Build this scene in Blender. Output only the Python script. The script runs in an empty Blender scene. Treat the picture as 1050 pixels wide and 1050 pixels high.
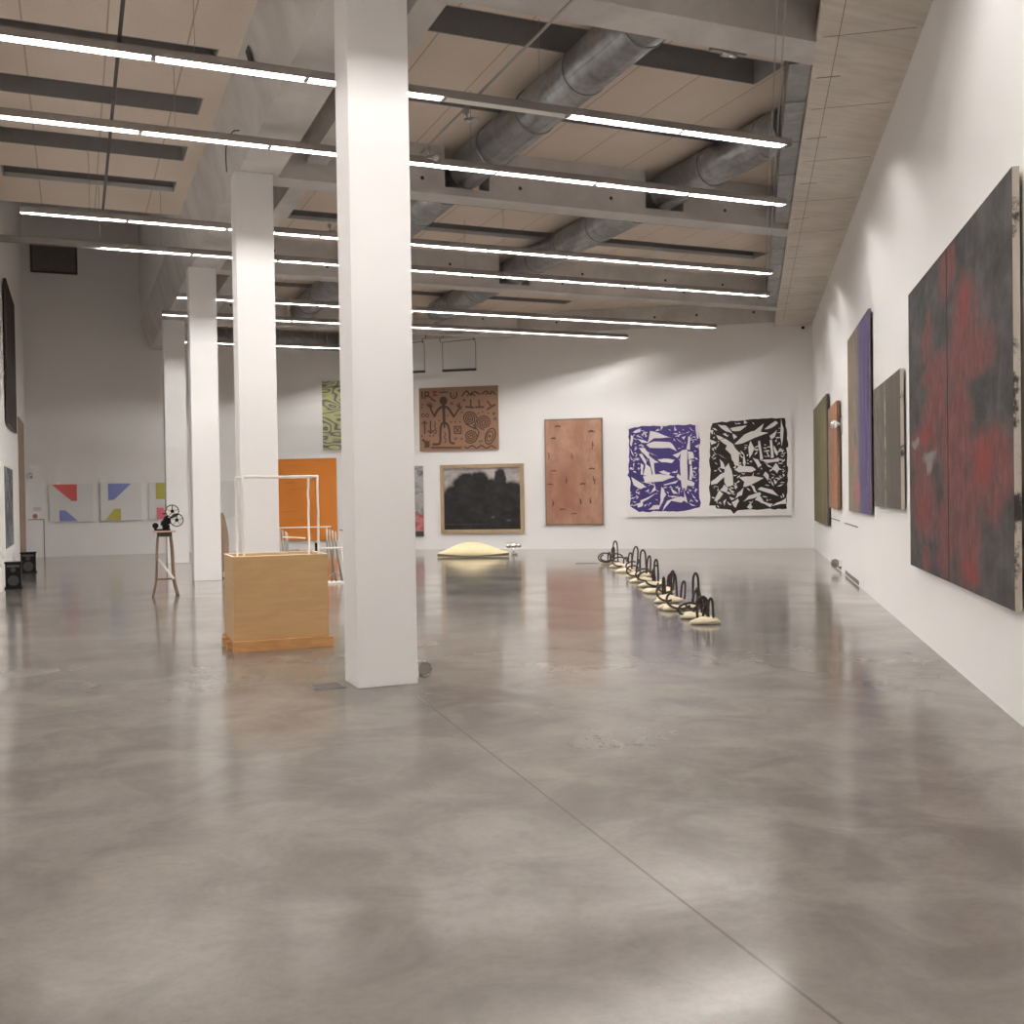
import bpy, bmesh, math, random
from mathutils import Vector, Matrix

S = bpy.context.scene
COL = S.collection
pi = math.pi

# ------------------------------------------------------------------ helpers
def link(o):
    COL.objects.link(o)
    return o

class MB:
    """collects shapes, then links them as ONE mesh object"""
    def __init__(s):
        s.v, s.f, s.m, s.uv, s.sm = [], [], [], [], []
    def face(s, pts, mi=0, uv=None, smooth=False):
        b = len(s.v)
        s.v += [tuple(p) for p in pts]
        s.f.append(tuple(range(b, b + len(pts)))); s.m.append(mi); s.uv.append(uv); s.sm.append(smooth)
        return s
    def box(s, x0, x1, y0, y1, z0, z1, mi=0, M=None):
        P = [Vector((x, y, z)) for z in (z0, z1) for y in (y0, y1) for x in (x0, x1)]
        if M is not None: P = [M @ p for p in P]
        b = len(s.v); s.v += [tuple(p) for p in P]
        for q in ((0, 2, 3, 1), (4, 5, 7, 6), (0, 1, 5, 4), (2, 6, 7, 3), (0, 4, 6, 2), (1, 3, 7, 5)):
            s.f.append(tuple(b + i for i in q)); s.m.append(mi); s.uv.append(None); s.sm.append(False)
        return s
    def prism(s, poly, z0, z1, mi=0):
        n = len(poly); b = len(s.v)
        s.v += [(p[0], p[1], z0) for p in poly] + [(p[0], p[1], z1) for p in poly]
        F = [tuple(b + n - 1 - i for i in range(n)), tuple(b + n + i for i in range(n))]
        F += [(b + i, b + (i + 1) % n, b + n + (i + 1) % n, b + n + i) for i in range(n)]
        for f in F: s.f.append(f); s.m.append(mi); s.uv.append(None); s.sm.append(False)
        return s
    def bar(s, a, c, w, h=None, mi=0, up=(0, 0, 1)):
        """rectangular bar from a to c"""
        h = h or w
        a, c = Vector(a), Vector(c); d = (c - a).normalized(); u = Vector(up)
        if abs(d.dot(u)) > .97: u = Vector((0, 1, 0))
        r = d.cross(u).normalized(); u = r.cross(d).normalized()
        b = len(s.v)
        for p in (a, c):
            for (i, j) in ((-1, -1), (1, -1), (1, 1), (-1, 1)):
                s.v.append(tuple(p + r * (i * w / 2) + u * (j * h / 2)))
        for q in ((3, 2, 1, 0), (4, 5, 6, 7), (0, 1, 5, 4), (1, 2, 6, 5), (2, 3, 7, 6), (3, 0, 4, 7)):
            s.f.append(tuple(b + i for i in q)); s.m.append(mi); s.uv.append(None); s.sm.append(False)
        return s
    def tube(s, pts, r, n=8, mi=0, cap=True, smooth=True):
        P = [Vector(p) for p in pts]; k = len(P)
        R = r if isinstance(r, (list, tuple)) else [r] * k
        b = len(s.v); prev = None
        for i in range(k):
            t = (P[min(i + 1, k - 1)] - P[max(i - 1, 0)])
            t = t.normalized() if t.length > 1e-9 else Vector((0, 0, 1))
            if prev is None:
                a = Vector((0, 0, 1)) if abs(t.z) < .9 else Vector((1, 0, 0))
                u = t.cross(a).normalized()
            else:
                u = (prev - t * prev.dot(t)).normalized()
            prev = u; w = t.cross(u)
            for j in range(n):
                q = 2 * pi * j / n
                s.v.append(tuple(P[i] + (u * math.cos(q) + w * math.sin(q)) * R[i]))
        for i in range(k - 1):
            for j in range(n):
                s.f.append((b + i * n + j, b + i * n + (j + 1) % n, b + (i + 1) * n + (j + 1) % n, b + (i + 1) * n + j))
                s.m.append(mi); s.uv.append(None); s.sm.append(smooth)
        if cap:
            s.f.append(tuple(b + n - 1 - j for j in range(n))); s.f.append(tuple(b + (k - 1) * n + j for j in range(n)))
            s.m += [mi, mi]; s.uv += [None, None]; s.sm += [False, False]
        return s
    def ball(s, c, rx, ry=None, rz=None, mi=0, n=16, h=10):
        ry = ry or rx; rz = rz or rx; b = len(s.v)
        s.v.append((c[0], c[1], c[2] - rz))
        for i in range(1, h):
            t = -pi / 2 + pi * i / h
            for j in range(n):
                q = 2 * pi * j / n
                s.v.append((c[0] + rx * math.cos(t) * math.cos(q), c[1] + ry * math.cos(t) * math.sin(q), c[2] + rz * math.sin(t)))
        s.v.append((c[0], c[1], c[2] + rz)); top = len(s.v) - 1
        F = [(b, b + 1 + (j + 1) % n, b + 1 + j) for j in range(n)]
        for i in range(h - 2):
            F += [(b + 1 + i * n + j, b + 1 + i * n + (j + 1) % n, b + 1 + (i + 1) * n + (j + 1) % n, b + 1 + (i + 1) * n + j) for j in range(n)]
        o = b + 1 + (h - 2) * n
        F += [(top, o + j, o + (j + 1) % n) for j in range(n)]
        for f in F: s.f.append(f); s.m.append(mi); s.uv.append(None); s.sm.append(True)
        return s
    def build(s, name, mats, parent=None, loc=(0, 0, 0), rz=0, bevel=0):
        me = bpy.data.meshes.new(name)
        me.from_pydata(s.v, [], s.f); me.update()
        if not isinstance(mats, (list, tuple)): mats = [mats]
        for m in mats: me.materials.append(m)
        uvl = me.uv_layers.new(name='UVMap') if any(u for u in s.uv) else None
        for i, p in enumerate(me.polygons):
            p.material_index = s.m[i]; p.use_smooth = s.sm[i]
            if uvl and s.uv[i]:
                for k, li in enumerate(p.loop_indices): uvl.data[li].uv = s.uv[i][k]
        o = link(bpy.data.objects.new(name, me))
        o.location = loc; o.rotation_euler = (0, 0, rz)
        if parent: o.parent = parent
        if bevel:
            b = o.modifiers.new('bevel', 'BEVEL'); b.width = bevel; b.segments = 2; b.limit_method = 'ANGLE'
        return o

def tag(o, label, cat, group=None, kind=None):
    o['label'] = label; o['category'] = cat
    if group: o['group'] = group
    if kind: o['kind'] = kind
    return o
def thing(name, label, cat, loc=(0, 0, 0), rz=0, group=None):
    o = link(bpy.data.objects.new(name, None)); o.location = loc; o.rotation_euler = (0, 0, rz)
    o.empty_display_size = .1
    return tag(o, label, cat, group)
def copy_tree(o, parent=None):
    c = o.copy(); COL.objects.link(c)
    if parent: c.parent = parent
    for ch in list(o.children): copy_tree(ch, c)
    return c
def smooth_path(P, n=6, closed=False):
    P = [Vector(p) for p in P]; out = []; k = len(P)
    for i in range(k - 1 if not closed else k):
        a = P[i - 1] if (i > 0 or closed) else P[0]; b = P[i]; c = P[(i + 1) % k]
        d = P[(i + 2) % k] if (i + 2 < k or closed) else P[-1]
        for j in range(n):
            t = j / n
            out.append(.5 * ((2 * b) + (c - a) * t + (2 * a - 5 * b + 4 * c - d) * t * t + (3 * b - a - 3 * c + d) * t ** 3))
    if not closed: out.append(P[-1])
    else: out.append(out[0].copy())
    return out

# ------------------------------------------------------------------ materials
class NB:
    def __init__(s, name):
        s.mat = bpy.data.materials.new(name); s.mat.use_nodes = True
        s.nt = s.mat.node_tree; s.n = s.nt.nodes; s.b = s.n['Principled BSDF']
    def new(s, t, **kw):
        x = s.n.new(t)
        for k, v in kw.items(): setattr(x, k, v)
        return x
    def set(s, sock, v):
        if hasattr(v, 'is_output') or isinstance(v, bpy.types.NodeSocket): s.nt.links.new(v, sock)
        elif isinstance(v, (tuple, list)) and len(v) == 3 and sock.type == 'RGBA': sock.default_value = (*v, 1)
        else: sock.default_value = v
    def math(s, op, a, b=0.0, c=None, clamp=False):
        x = s.new('ShaderNodeMath', operation=op, use_clamp=clamp)
        s.set(x.inputs[0], a); s.set(x.inputs[1], b)
        if c is not None: s.set(x.inputs[2], c)
        return x.outputs[0]
    def vmath(s, op, a, b=None):
        x = s.new('ShaderNodeVectorMath', operation=op); s.set(x.inputs[0], a)
        if b is not None: s.set(x.inputs[1], b)
        return x.outputs['Value'] if op == 'LENGTH' else x.outputs[0]
    def ramp(s, v, a, b, lo=0.0, hi=1.0, smooth=True):
        x = s.new('ShaderNodeMapRange', interpolation_type='SMOOTHSTEP' if smooth else 'LINEAR')
        s.set(x.inputs[0], v); s.set(x.inputs[1], a); s.set(x.inputs[2], b); s.set(x.inputs[3], lo); s.set(x.inputs[4], hi)
        return x.outputs[0]
    def mix(s, f, a, b, bt='MIX'):
        x = s.new('ShaderNodeMix', data_type='RGBA', blend_type=bt)
        s.set(x.inputs[0], f); s.set(x.inputs[6], a); s.set(x.inputs[7], b)
        return x.outputs[2]
    def coord(s, w='Object'):
        return s.new('ShaderNodeTexCoord').outputs[w]
    def world(s):
        return s.new('ShaderNodeNewGeometry').outputs['Position']
    def scale(s, v, sc, off=(0, 0, 0)):
        x = s.new('ShaderNodeMapping'); s.set(x.inputs['Vector'], v)
        x.inputs['Scale'].default_value = sc; x.inputs['Location'].default_value = off
        return x.outputs[0]
    def noise(s, v, sc, det=4, rough=.55, dist=0.0, out=0):
        x = s.new('ShaderNodeTexNoise'); s.set(x.inputs['Vector'], v)
        x.inputs['Scale'].default_value = sc; x.inputs['Detail'].default_value = det
        x.inputs['Roughness'].default_value = rough; x.inputs['Distortion'].default_value = dist
        return x.outputs[out]
    def colramp(s, f, stops, interp='LINEAR'):
        x = s.new('ShaderNodeValToRGB'); s.set(x.inputs[0], f); cr = x.color_ramp; cr.interpolation = interp
        while len(cr.elements) < len(stops): cr.elements.new(.5)
        for e, (p, c) in zip(cr.elements, stops): e.position = p; e.color = (*c, 1)
        return x.outputs[0]
    def sep(s, v):
        x = s.new('ShaderNodeSeparateXYZ'); s.set(x.inputs[0], v); return x.outputs
    def bump(s, h, st=.2, d=.01):
        x = s.new('ShaderNodeBump'); x.inputs['Strength'].default_value = st; x.inputs['Distance'].default_value = d
        s.set(x.inputs['Height'], h); s.nt.links.new(x.outputs[0], s.b.inputs['Normal'])
    def done(s, col, rough=.6, metal=0.0, spec=None):
        s.set(s.b.inputs['Base Color'], col); s.set(s.b.inputs['Roughness'], rough); s.set(s.b.inputs['Metallic'], metal)
        if spec is not None: s.b.inputs['Specular IOR Level'].default_value = spec
        return s.mat
    def blobs(s, uv, L, soft=.35):
        m = None
        for (cu, cv, ru, rv) in L:
            d = s.vmath('LENGTH', s.vmath('MULTIPLY', s.vmath('SUBTRACT', uv, (cu, cv, 0)), (1 / ru, 1 / rv, 0)))
            k = s.ramp(d, 1 + soft, 1 - soft, 0.0, 1.0)
            m = k if m is None else s.math('MAXIMUM', m, k)
        return m
    def warp(s, uv, amt, sc, det=3):
        n = s.noise(uv, sc, det, out=1)
        x = s.new('ShaderNodeVectorMath', operation='SUBTRACT'); s.set(x.inputs[0], n); x.inputs[1].default_value = (.5, .5, .5)
        y = s.new('ShaderNodeVectorMath', operation='SCALE'); s.set(y.inputs[0], x.outputs[0]); y.inputs['Scale'].default_value = amt
        return s.vmath('MULTIPLY', s.vmath('ADD', uv, y.outputs[0]), (1, 1, 0))

def plain(name, col, rough=.55, metal=0.0, var=.08, sc=12.0, spec=None):
    b = NB(name); n = b.noise(b.coord(), sc, 3)
    lo = tuple(max(0, c * (1 - var)) for c in col); hi = tuple(min(1, c * (1 + var)) for c in col)
    return b.done(b.mix(n, lo, hi), rough, metal, spec)

def m_wall():
    b = NB('white_wall_paint'); w = b.world()
    n = b.noise(w, .6, 4)
    b.bump(b.noise(w, 90, 2), .03, .002)
    return b.done(b.mix(n, (.785, .768, .755), (.835, .818, .805)), .6)
def m_floor():
    b = NB('polished_concrete'); w = b.world(); x, y, z = b.sep(w)
    big = b.noise(w, .35, 5, .6, .4); mid = b.noise(w, 1.7, 6, .65, .6); fine = b.noise(w, 22, 4, .7)
    c = b.colramp(big, [(.32, (.172, .154, .137)), (.68, (.268, .242, .216))])
    c = b.mix(b.ramp(mid, .42, .72, 0.0, .42), c, (.345, .312, .28))
    c = b.mix(b.ramp(mid, .52, .28, 0.0, .45), c, (.14, .122, .106))
    c = b.mix(b.ramp(fine, .35, .8, 0.0, .22), c, (.13, .112, .097))
    # sawn joints: one running from the near column towards the camera, others across at each column row
    j = b.math('ABSOLUTE', b.math('SUBTRACT', x, b.math('MULTIPLY_ADD', y, .0754, 1.905)))
    j = b.math('MULTIPLY', b.ramp(j, .010, .003), b.ramp(y, 8.6, 8.4))
    for yy in (21.58, 28.08, 15.3):
        k = b.math('MULTIPLY', b.ramp(b.math('ABSOLUTE', b.math('SUBTRACT', y, yy)), .04, .02), b.ramp(x, 2.3, 2.2))
        j = b.math('MAXIMUM', j, b.math('MULTIPLY', k, .7))
    c = b.mix(b.math('MULTIPLY', j, .6), c, (.10, .085, .075))
    # a few dark scuffs
    s = b.noise(b.scale(w, (2.2, .7, 1)), 3.0, 6, .5, 1.5)
    c = b.mix(b.ramp(s, .72, .76, 0.0, .3), c, (.12, .105, .09))
    r = b.ramp(b.noise(w, .7, 3, .5, .5), .3, .7, .12, .16)
    # waxed sheen: strong at grazing angles, with a few better polished spots
    lw = b.new('ShaderNodeFresnel'); lw.inputs['IOR'].default_value = 1.42
    fac = b.math('MULTIPLY', b.math('POWER', lw.outputs[0], 1.7), 1.9)
    pol = b.blobs(b.warp(w, .5, 2.2, 4), [(2.3, 3.5, .36, .30), (1.95, 2.75, .35, .25), (3.3, 6.0, .6, .45)], .6)
    fac = b.math('MULTIPLY', fac, b.math('MULTIPLY_ADD', pol, 1.0, b.ramp(b.noise(w, .9, 4), .3, .7, .8, 1.1)))
    fac = b.math('MINIMUM', fac, .8)
    gl = b.new('ShaderNodeBsdfGlossy'); b.set(gl.inputs['Color'], (.95, .94, .92)); b.set(gl.inputs['Roughness'], r)
    bp = b.new('ShaderNodeBump'); bp.inputs['Strength'].default_value = .012; bp.inputs['Distance'].default_value = .01
    b.set(bp.inputs['Height'], b.noise(w, 5.0, 3)); b.nt.links.new(bp.outputs[0], gl.inputs['Normal'])
    mx = b.new('ShaderNodeMixShader'); b.set(mx.inputs[0], fac)
    out = b.n['Material Output']; b.done(c, .7, 0.0, 0.0)
    b.nt.links.new(b.b.outputs[0], mx.inputs[1]); b.nt.links.new(gl.outputs[0], mx.inputs[2]); b.nt.links.new(mx.outputs[0], out.inputs['Surface'])
    return b.mat
def m_concrete(name, lo, hi, boards=False):
    b = NB(name); w = b.world()
    n = b.noise(w, 1.2, 6, .6, .5); f = b.noise(w, 14, 5, .65)
    c = b.mix(b.ramp(n, .3, .7), lo, hi)
    c = b.mix(b.ramp(f, .55, .8, 0.0, .3), c, tuple(v * .6 for v in lo))
    if boards:
        wv = b.noise(b.scale(w, (.6, 7, 1)), 2.0, 4)
        c = b.mix(b.ramp(wv, .4, .65, 0.0, .35), c, tuple(v * .72 for v in lo))
    b.bump(f, .15, .01)
    return b.done(c, .8)
def m_panel():
    b = NB('wood_wool_ceiling_panel'); w = b.world(); x, y, z = b.sep(w)
    n = b.noise(w, 26, 5, .75); g = b.noise(w, .8, 4)
    c = b.mix(g, (.64, .55, .465), (.74, .65, .56))
    c = b.mix(b.ramp(n, .5, .75, 0.0, .35), c, (.53, .44, .36))
    seam = b.math('ABSOLUTE', b.math('SUBTRACT', b.math('FRACT', b.math('MULTIPLY', x, 1 / .9)), .5))
    c = b.mix(b.ramp(seam, .016, .006, 0.0, .5), c, (.17, .13, .10))
    b.bump(n, .3, .01)
    return b.done(c, .9)
def m_galv():
    b = NB('galvanised_steel'); w = b.coord()
    v = b.new('ShaderNodeTexVoronoi'); b.set(v.inputs['Vector'], w); v.inputs['Scale'].default_value = 9
    n = b.noise(w, 3, 4)
    c = b.mix(v.outputs['Distance'], (.30, .31, .315), (.44, .45, .455))
    c = b.mix(b.ramp(n, .4, .7, 0.0, .4), c, (.26, .265, .27))
    return b.done(c, b.ramp(n, .3, .7, .28, .42), .85)
def m_ply(name, lo, hi, ring=1.0):
    b = NB(name); w = b.coord()
    g = b.noise(b.scale(w, (1.5 * ring, 1.5 * ring, 7)), 1.6, 5, .6, 1.2); f = b.noise(b.scale(w, (5, 5, 90)), 2.0, 3)
    c = b.mix(b.ramp(g, .3, .7), lo, hi)
    c = b.mix(b.ramp(f, .5, .8, 0.0, .18), c, tuple(v * .7 for v in lo))
    return b.done(c, .5)
def m_wood(name, lo, hi):
    b = NB(name); w = b.coord()
    g = b.noise(b.scale(w, (18, 18, 1.2)), 2.0, 5, .6, .6)
    return b.done(b.mix(b.ramp(g, .3, .7), lo, hi), .55)
def m_emit(name, col, st):
    b = NB(name); b.b.inputs['Emission Color'].default_value = (*col, 1); b.b.inputs['Emission Strength'].default_value = st
    return b.done((.9, .9, .88), .4)

WALL = m_wall(); FLOOR = m_floor()
CONC = m_concrete('grey_cast_concrete', (.52, .495, .475), (.64, .615, .59))
SLAB = m_concrete('board_marked_concrete', (.60, .55, .49), (.70, .645, .58), True)
PANEL = m_panel(); GALV = m_galv()
RECESS = plain('dark_recess_lining', (.30, .285, .275), .9)
BLIND = plain('pale_blind_case', (.62, .60, .57), .5)
HOUSE = plain('grey_lamp_housing', (.30, .275, .255), .5, .2)
REFL = plain('white_reflector', (.90, .88, .85), .45, 0, .02)
TUBE = m_emit('lit_fluorescent_tube', (1.0, .974, .946), 165.0)
DEAD = plain('unlit_tube', (.75, .74, .72), .3)
STEEL = plain('dull_steel', (.42, .40, .38), .4, .7)
DARKST = plain('dark_steel', (.09, .08, .075), .5, .5)
CHROME = plain('chrome', (.86, .85, .84), .18, 1.0, .02)
BLACK = plain('black_plastic', (.007, .0065, .006), .6, 0, .08, 12.0, .15)
WHITE = plain('white_enamel', (.82, .79, .75), .45, 0, .03)
PLASTER = plain('cream_plaster', (.74, .64, .46), .7, 0, .22, 9)
RESIN = plain('pale_yellow_shell', (.78, .66, .40), .5, 0, .12, 5)
IRON = plain('brown_black_iron', (.040, .026, .020), .5, .3, .3)
PLY = m_ply('birch_plywood', (.50, .31, .135), (.55, .35, .16), .6)
PINE = m_ply('orange_pine', (.46, .22, .07), (.60, .33, .13))
PLYEDGE = plain('pale_plywood_edge', (.86, .78, .62), .6)
BROWNW = m_wood('brown_bent_wood', (.13, .075, .045), (.24, .15, .095))
TANW = m_wood('tan_wood', (.22, .145, .095), (.32, .225, .155))
PINKW = plain('pinkish_board', (.52, .36, .28), .6)
RAWCANVAS = plain('raw_canvas_edge', (.55, .50, .43), .8, 0, .25, 20)
GROUND = plain('white_primed_canvas', (.80, .77, .75), .7, 0, .03)
DGAP = plain('dark_gap', (.05, .045, .04), .8)

# ------------------------------------------------------------------ frames of the place
# x runs along the strip lamps, y along the row of columns; the right and back walls stand 35 degrees off that grid
W_ANG = math.radians(35.373)
WD = Vector((math.sin(W_ANG), math.cos(W_ANG), 0)); BD = Vector((math.cos(W_ANG), -math.sin(W_ANG), 0))
WN = Vector((-math.cos(W_ANG), math.sin(W_ANG), 0))
K = Vector((19.271, 24.08, 0))          # foot of the corner between right and back wall
CY = 33.8; LX = -1.3; CEIL = 7.05; BEAM = 6.3; HIGH = 10.8; Y0 = -2.6
def wall_x(y):                           # x of the right or back wall at a given y
    return K.x - (K.y - y) * WD.x / WD.y if y <= K.y else K.x - (y - K.y) * 0.815 / 0.5789
def slab_x(y):
    return wall_x(y) - 1.04 / math.cos(W_ANG)
def on_right(a, z, off=0): return K - WD * a + WN * off + Vector((0, 0, z))
def on_back(a, z, off=0): return K - BD * a - WD * off + Vector((0, 0, z))
RZ_R = math.atan2(-WD.y, -WD.x); RZ_B = math.atan2(BD.y, BD.x)

def structure(o, label, cat):
    return tag(o, label, cat, None, 'structure')

# ------------------------------------------------------------------ room shell
B0 = K - BD * 16.8                       # back wall meets far wall
B0 = Vector((wall_x(CY), CY, 0))
RN = Vector((wall_x(Y0), Y0, 0))
m = MB(); m.prism([(LX - .3, Y0 - .3), (RN.x + .3, Y0 - .3), (K.x + .4, K.y - .05), (K.x + .1, K.y + .5), (B0.x + .3, CY + .3), (LX - .3, CY + .3)], -.2, 0)
structure(m.build('floor', FLOOR), 'polished grey concrete floor of the gallery', 'floor')

RLEN = (RN - K).length; BLEN = (B0 - K).length
m = MB().box(-.25, RLEN, 0, .25, 0, CEIL)
structure(m.build('wall_right', WALL, None, K, RZ_R), 'long white wall on the right carrying the big dark red painting', 'wall')

m = MB().box(-BLEN, 0, 0, .25, 0, 6.42)
wb = structure(m.build('wall_back', WALL, None, K, RZ_B), 'white back wall carrying the black and violet shard painting', 'wall')
m = MB().box(-BLEN, 0, -.03, .25, 6.42, CEIL)
for a in (1.6, 3.2, 4.4, 5.9, 7.3, 8.6, 10.1, 11.3):
    m.box(-a - .03, -a + .03, -.035, -.027, 6.70, 6.76, 1)
structure(m.build('beam_back', [CONC, DGAP], None, K, RZ_B), 'grey concrete edge beam above the white back wall', 'beam')

structure(MB().box(LX - .25, LX, Y0, CY, 0, HIGH).build('wall_left', WALL), 'white wall at the left edge with the high black painting', 'wall')
structure(MB().box(LX - .25, B0.x + .3, CY, CY + .25, 0, HIGH).build('wall_far', WALL), 'white far wall carrying the coloured triangle paintings', 'wall')
structure(MB().box(LX - .25, RN.x + .2, Y0 - .25, Y0, 0, CEIL).build('wall_front', WALL), 'white wall behind the viewer', 'wall')

# ceiling panels with the roof light slots cut out
LSLOT = [(13.12, 13.62), (14.78, 15.45), (16.88, 17.62), (18.80, 19.42)]
RSLOT = [(11.05, 11.75), (13.35, 13.9), (19.85, 20.5), (24.3, 24.75), (26.6, 27.1)]
m = MB()
def strip_left(a, b): m.box(LX, 1.97, a, b, CEIL, CEIL + .12)
ys = [Y0] + [v for s_ in LSLOT for v in s_] + [21.0]
for i in range(0, len(ys), 2): strip_left(ys[i], ys[i + 1])
for a, b in LSLOT: m.box(LX, -1.0, a, b, CEIL, CEIL + .12); m.box(1.72, 1.97, a, b, CEIL, CEIL + .12)
def strip_right(a, b, x0=2.75, x1=None):
    cuts = [a] + ([K.y] if a < K.y < b else []) + [b]
    for p, q in zip(cuts, cuts[1:]):
        m.prism([(x0, p), ((x1 or wall_x(p)), p), ((x1 or wall_x(q)), q), (x0, q)], CEIL, CEIL + .12)
ys = [Y0] + [v for s_ in RSLOT for v in s_] + [CY]
for i in range(0, len(ys), 2): strip_right(ys[i], ys[i + 1])
def rend(a): return min(slab_x(a), slab_x(a + .7)) - .25 if a < 20 else min(wall_x(a), wall_x(a + .5)) - 2.0
for a, b in RSLOT:
    strip_right(a, b, 2.75, 3.75)
    m.prism([(rend(a), a), (wall_x(a), a), (wall_x(b), b), (rend(a), b)], CEIL, CEIL + .12)
m.box(1.97, 2.75, Y0, CY, CEIL, CEIL + .12)
structure(m.build('ceiling', PANEL), 'beige panel ceiling above the beams and strip lamps', 'ceiling')
structure(MB().box(LX, 1.95, 21.0, CY, HIGH, HIGH + .15).build('ceiling_high', CONC), 'raised dark ceiling at the far left end', 'ceiling')
structure(MB().box(LX, 1.97, 20.85, 21.0, CEIL + .12, HIGH).build('wall_riser', CONC), 'upright face where the left ceiling steps up', 'wall')
structure(MB().box(1.95, 2.1, 21.0, CY, CEIL, HIGH).build('wall_upstand', WALL), 'wall above the long beam at the far left end', 'wall')

def roof_slot(x0, x1, a, b, label, bar=True):
    t = thing('roof_light', label, 'roof light', ((x0 + x1) / 2, (a + b) / 2, CEIL), 0, 'covered roof lights in the ceiling')
    w = (x1 - x0) / 2; h = (b - a) / 2
    q = MB(); q.box(-w, w, -h, -h + .02, 0, .42).box(-w, w, h - .02, h, 0, .42).box(-w, -w + .02, -h, h, 0, .42).box(w - .02, w, -h, h, 0, .42).box(-w, w, -h, h, .42, .46)
    q.build('recess', RECESS, t)
    if bar: MB().box(-w + .03, w - .03, h - .09, h - .03, -.03, .05).build('blind_case', BLIND, t)
lab = ['nearest dark roof light slot over the left aisle, pale bar at its edge', 'dark roof light slot over the left aisle just beyond the topmost strip lamp',
       'third dark roof light slot over the left aisle counted from the camera', 'farthest dark roof light slot over the left aisle with a thin pale bar']
for (a, b), l, k in zip(LSLOT, lab, (1, 0, 0, 1)): roof_slot(-1.0, 1.72, a, b, l, k)
lab = ['dark roof light slot right of the near column beside the big duct', 'dark roof light slot behind the nearest strip lamp at the right',
       'dark roof light slot with pale bar in the middle bay on the right', 'thin dark roof light slot beyond the bolted beam in the far bay', 'farthest thin dark roof light slot in front of the back wall']
for (a, b), l, k in zip(RSLOT, lab, (0, 0, 1, 0, 0)): roof_slot(3.75, rend(a), a, b, l, k)

# long beam over the columns (tapered left face), slender second beam
m = MB(); ya, yb = Y0, CY
P = [(2.22, 6.22), (2.78, 6.22), (2.78, CEIL), (1.95, CEIL)]
for i in range(4):
    p, q = P[i], P[(i + 1) % 4]; m.face([(p[0], ya, p[1]), (p[0], yb, p[1]), (q[0], yb, q[1]), (q[0], ya, q[1])])
m.face([(p[0], ya, p[1]) for p in P]); m.face([(p[0], yb, p[1]) for p in P][::-1])
for y in (12.55, ):
    m.face([(2.075 - .012, y, 6.62), (2.075 - .012, y + .22, 6.62), (1.985 - .012, y + .22, 6.92), (1.985 - .012, y, 6.92)][::-1], 1)
structure(m.build('beam_long', [CONC, DGAP]), 'deep concrete beam resting on the row of white columns', 'beam')
structure(MB().box(3.25, 3.55, Y0, 33.0, 6.55, CEIL).build('beam_slender', CONC), 'slender concrete beam running beside the deep column beam', 'beam')

# cross beams with duct openings and bolt holes
DUCTS = (5.78, 9.35)
rnd = random.Random(4)
def cross_beam(y0, y1, x1, label, holes, bolts):
    m = MB(); zc = 6.42
    x2 = x1 + (y1 - y0) * math.tan(W_ANG) if y1 < 24 else x1 - .3
    m.prism([(2.78, y0), (x1, y0), (x2, y1), (2.78, y1)], BEAM, zc)
    xs = [2.78] + [v for h in holes for v in (h - .37, h + .37)] + [x1]
    for i in range(0, len(xs), 2):
        last = i + 2 >= len(xs)
        m.prism([(xs[i], y0), (xs[i + 1], y0), (x2 if last else xs[i + 1], y1), (xs[i], y1)], zc, CEIL)
    for bx, bz in bolts:
        if not any(abs(bx - h) < .45 for h in holes) and bx < x1 - .1:
            c = [(bx + .032 * math.cos(2 * pi * i / 10), y0 - .003, bz + .032 * math.sin(2 * pi * i / 10)) for i in range(10)]
            m.face(c, 1)
    structure(m.build('beam_cross', [CONC, DGAP]), label, 'beam')
bol = [(3.0 + .92 * i + .2 * ((i * 7) % 3 - 1), 6.52 + .25 * (i % 2)) for i in range(16)]
cross_beam(2.45, 2.95, slab_x(2.45), 'concrete cross beam above the camera', [], [])
cross_beam(8.95, 9.45, slab_x(8.95), 'nearest concrete cross beam at the top right edge of the room', [], [])
cross_beam(15.5, 15.95, slab_x(15.5), 'concrete cross beam just behind the second strip lamp with bolt holes', DUCTS, bol)
cross_beam(22.1, 22.55, slab_x(22.1), 'concrete cross beam behind the fourth strip lamp', DUCTS, bol)
cross_beam(28.6, 29.05, wall_x(29.05) - .1, 'farthest concrete cross beam close to the back wall', DUCTS, bol)

# flat slab along the right wall, with its shadow gaps
m = MB().box(0, 32.0, -1.04, 0, BEAM, BEAM + .1)
for a in [2.6 + 2.1 * i for i in range(14)]:
    m.bar((a, -.06, BEAM), (a, -.98, BEAM), .012, .004, 1)
    m.bar((a + 1.0, -.72, BEAM), (a + 1.0, -.98, BEAM), .02, .006, 1)
m.bar((1, -.82, BEAM), (30, -.82, BEAM), .008, .004, 1)
structure(m.build('ceiling_slab', [SLAB, plain('slab_joint', (.2, .17, .14), .9)], None, K, RZ_R), 'warm grey concrete slab strip along the right wall', 'ceiling')

# columns
for i, l in enumerate(['nearest and largest white square column, left of the middle', 'second white column, standing behind the plywood crate',
                       'third white column, the next beyond the plywood crate', 'farthest white column, close to the triangle paintings']):
    y = 8.61 + 6.5 * i
    structure(MB().box(2.16, 2.69, y, y + .44, 0, 6.22).build('column_%d' % (i + 1), WALL, bevel=.008), l, 'column')

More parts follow.
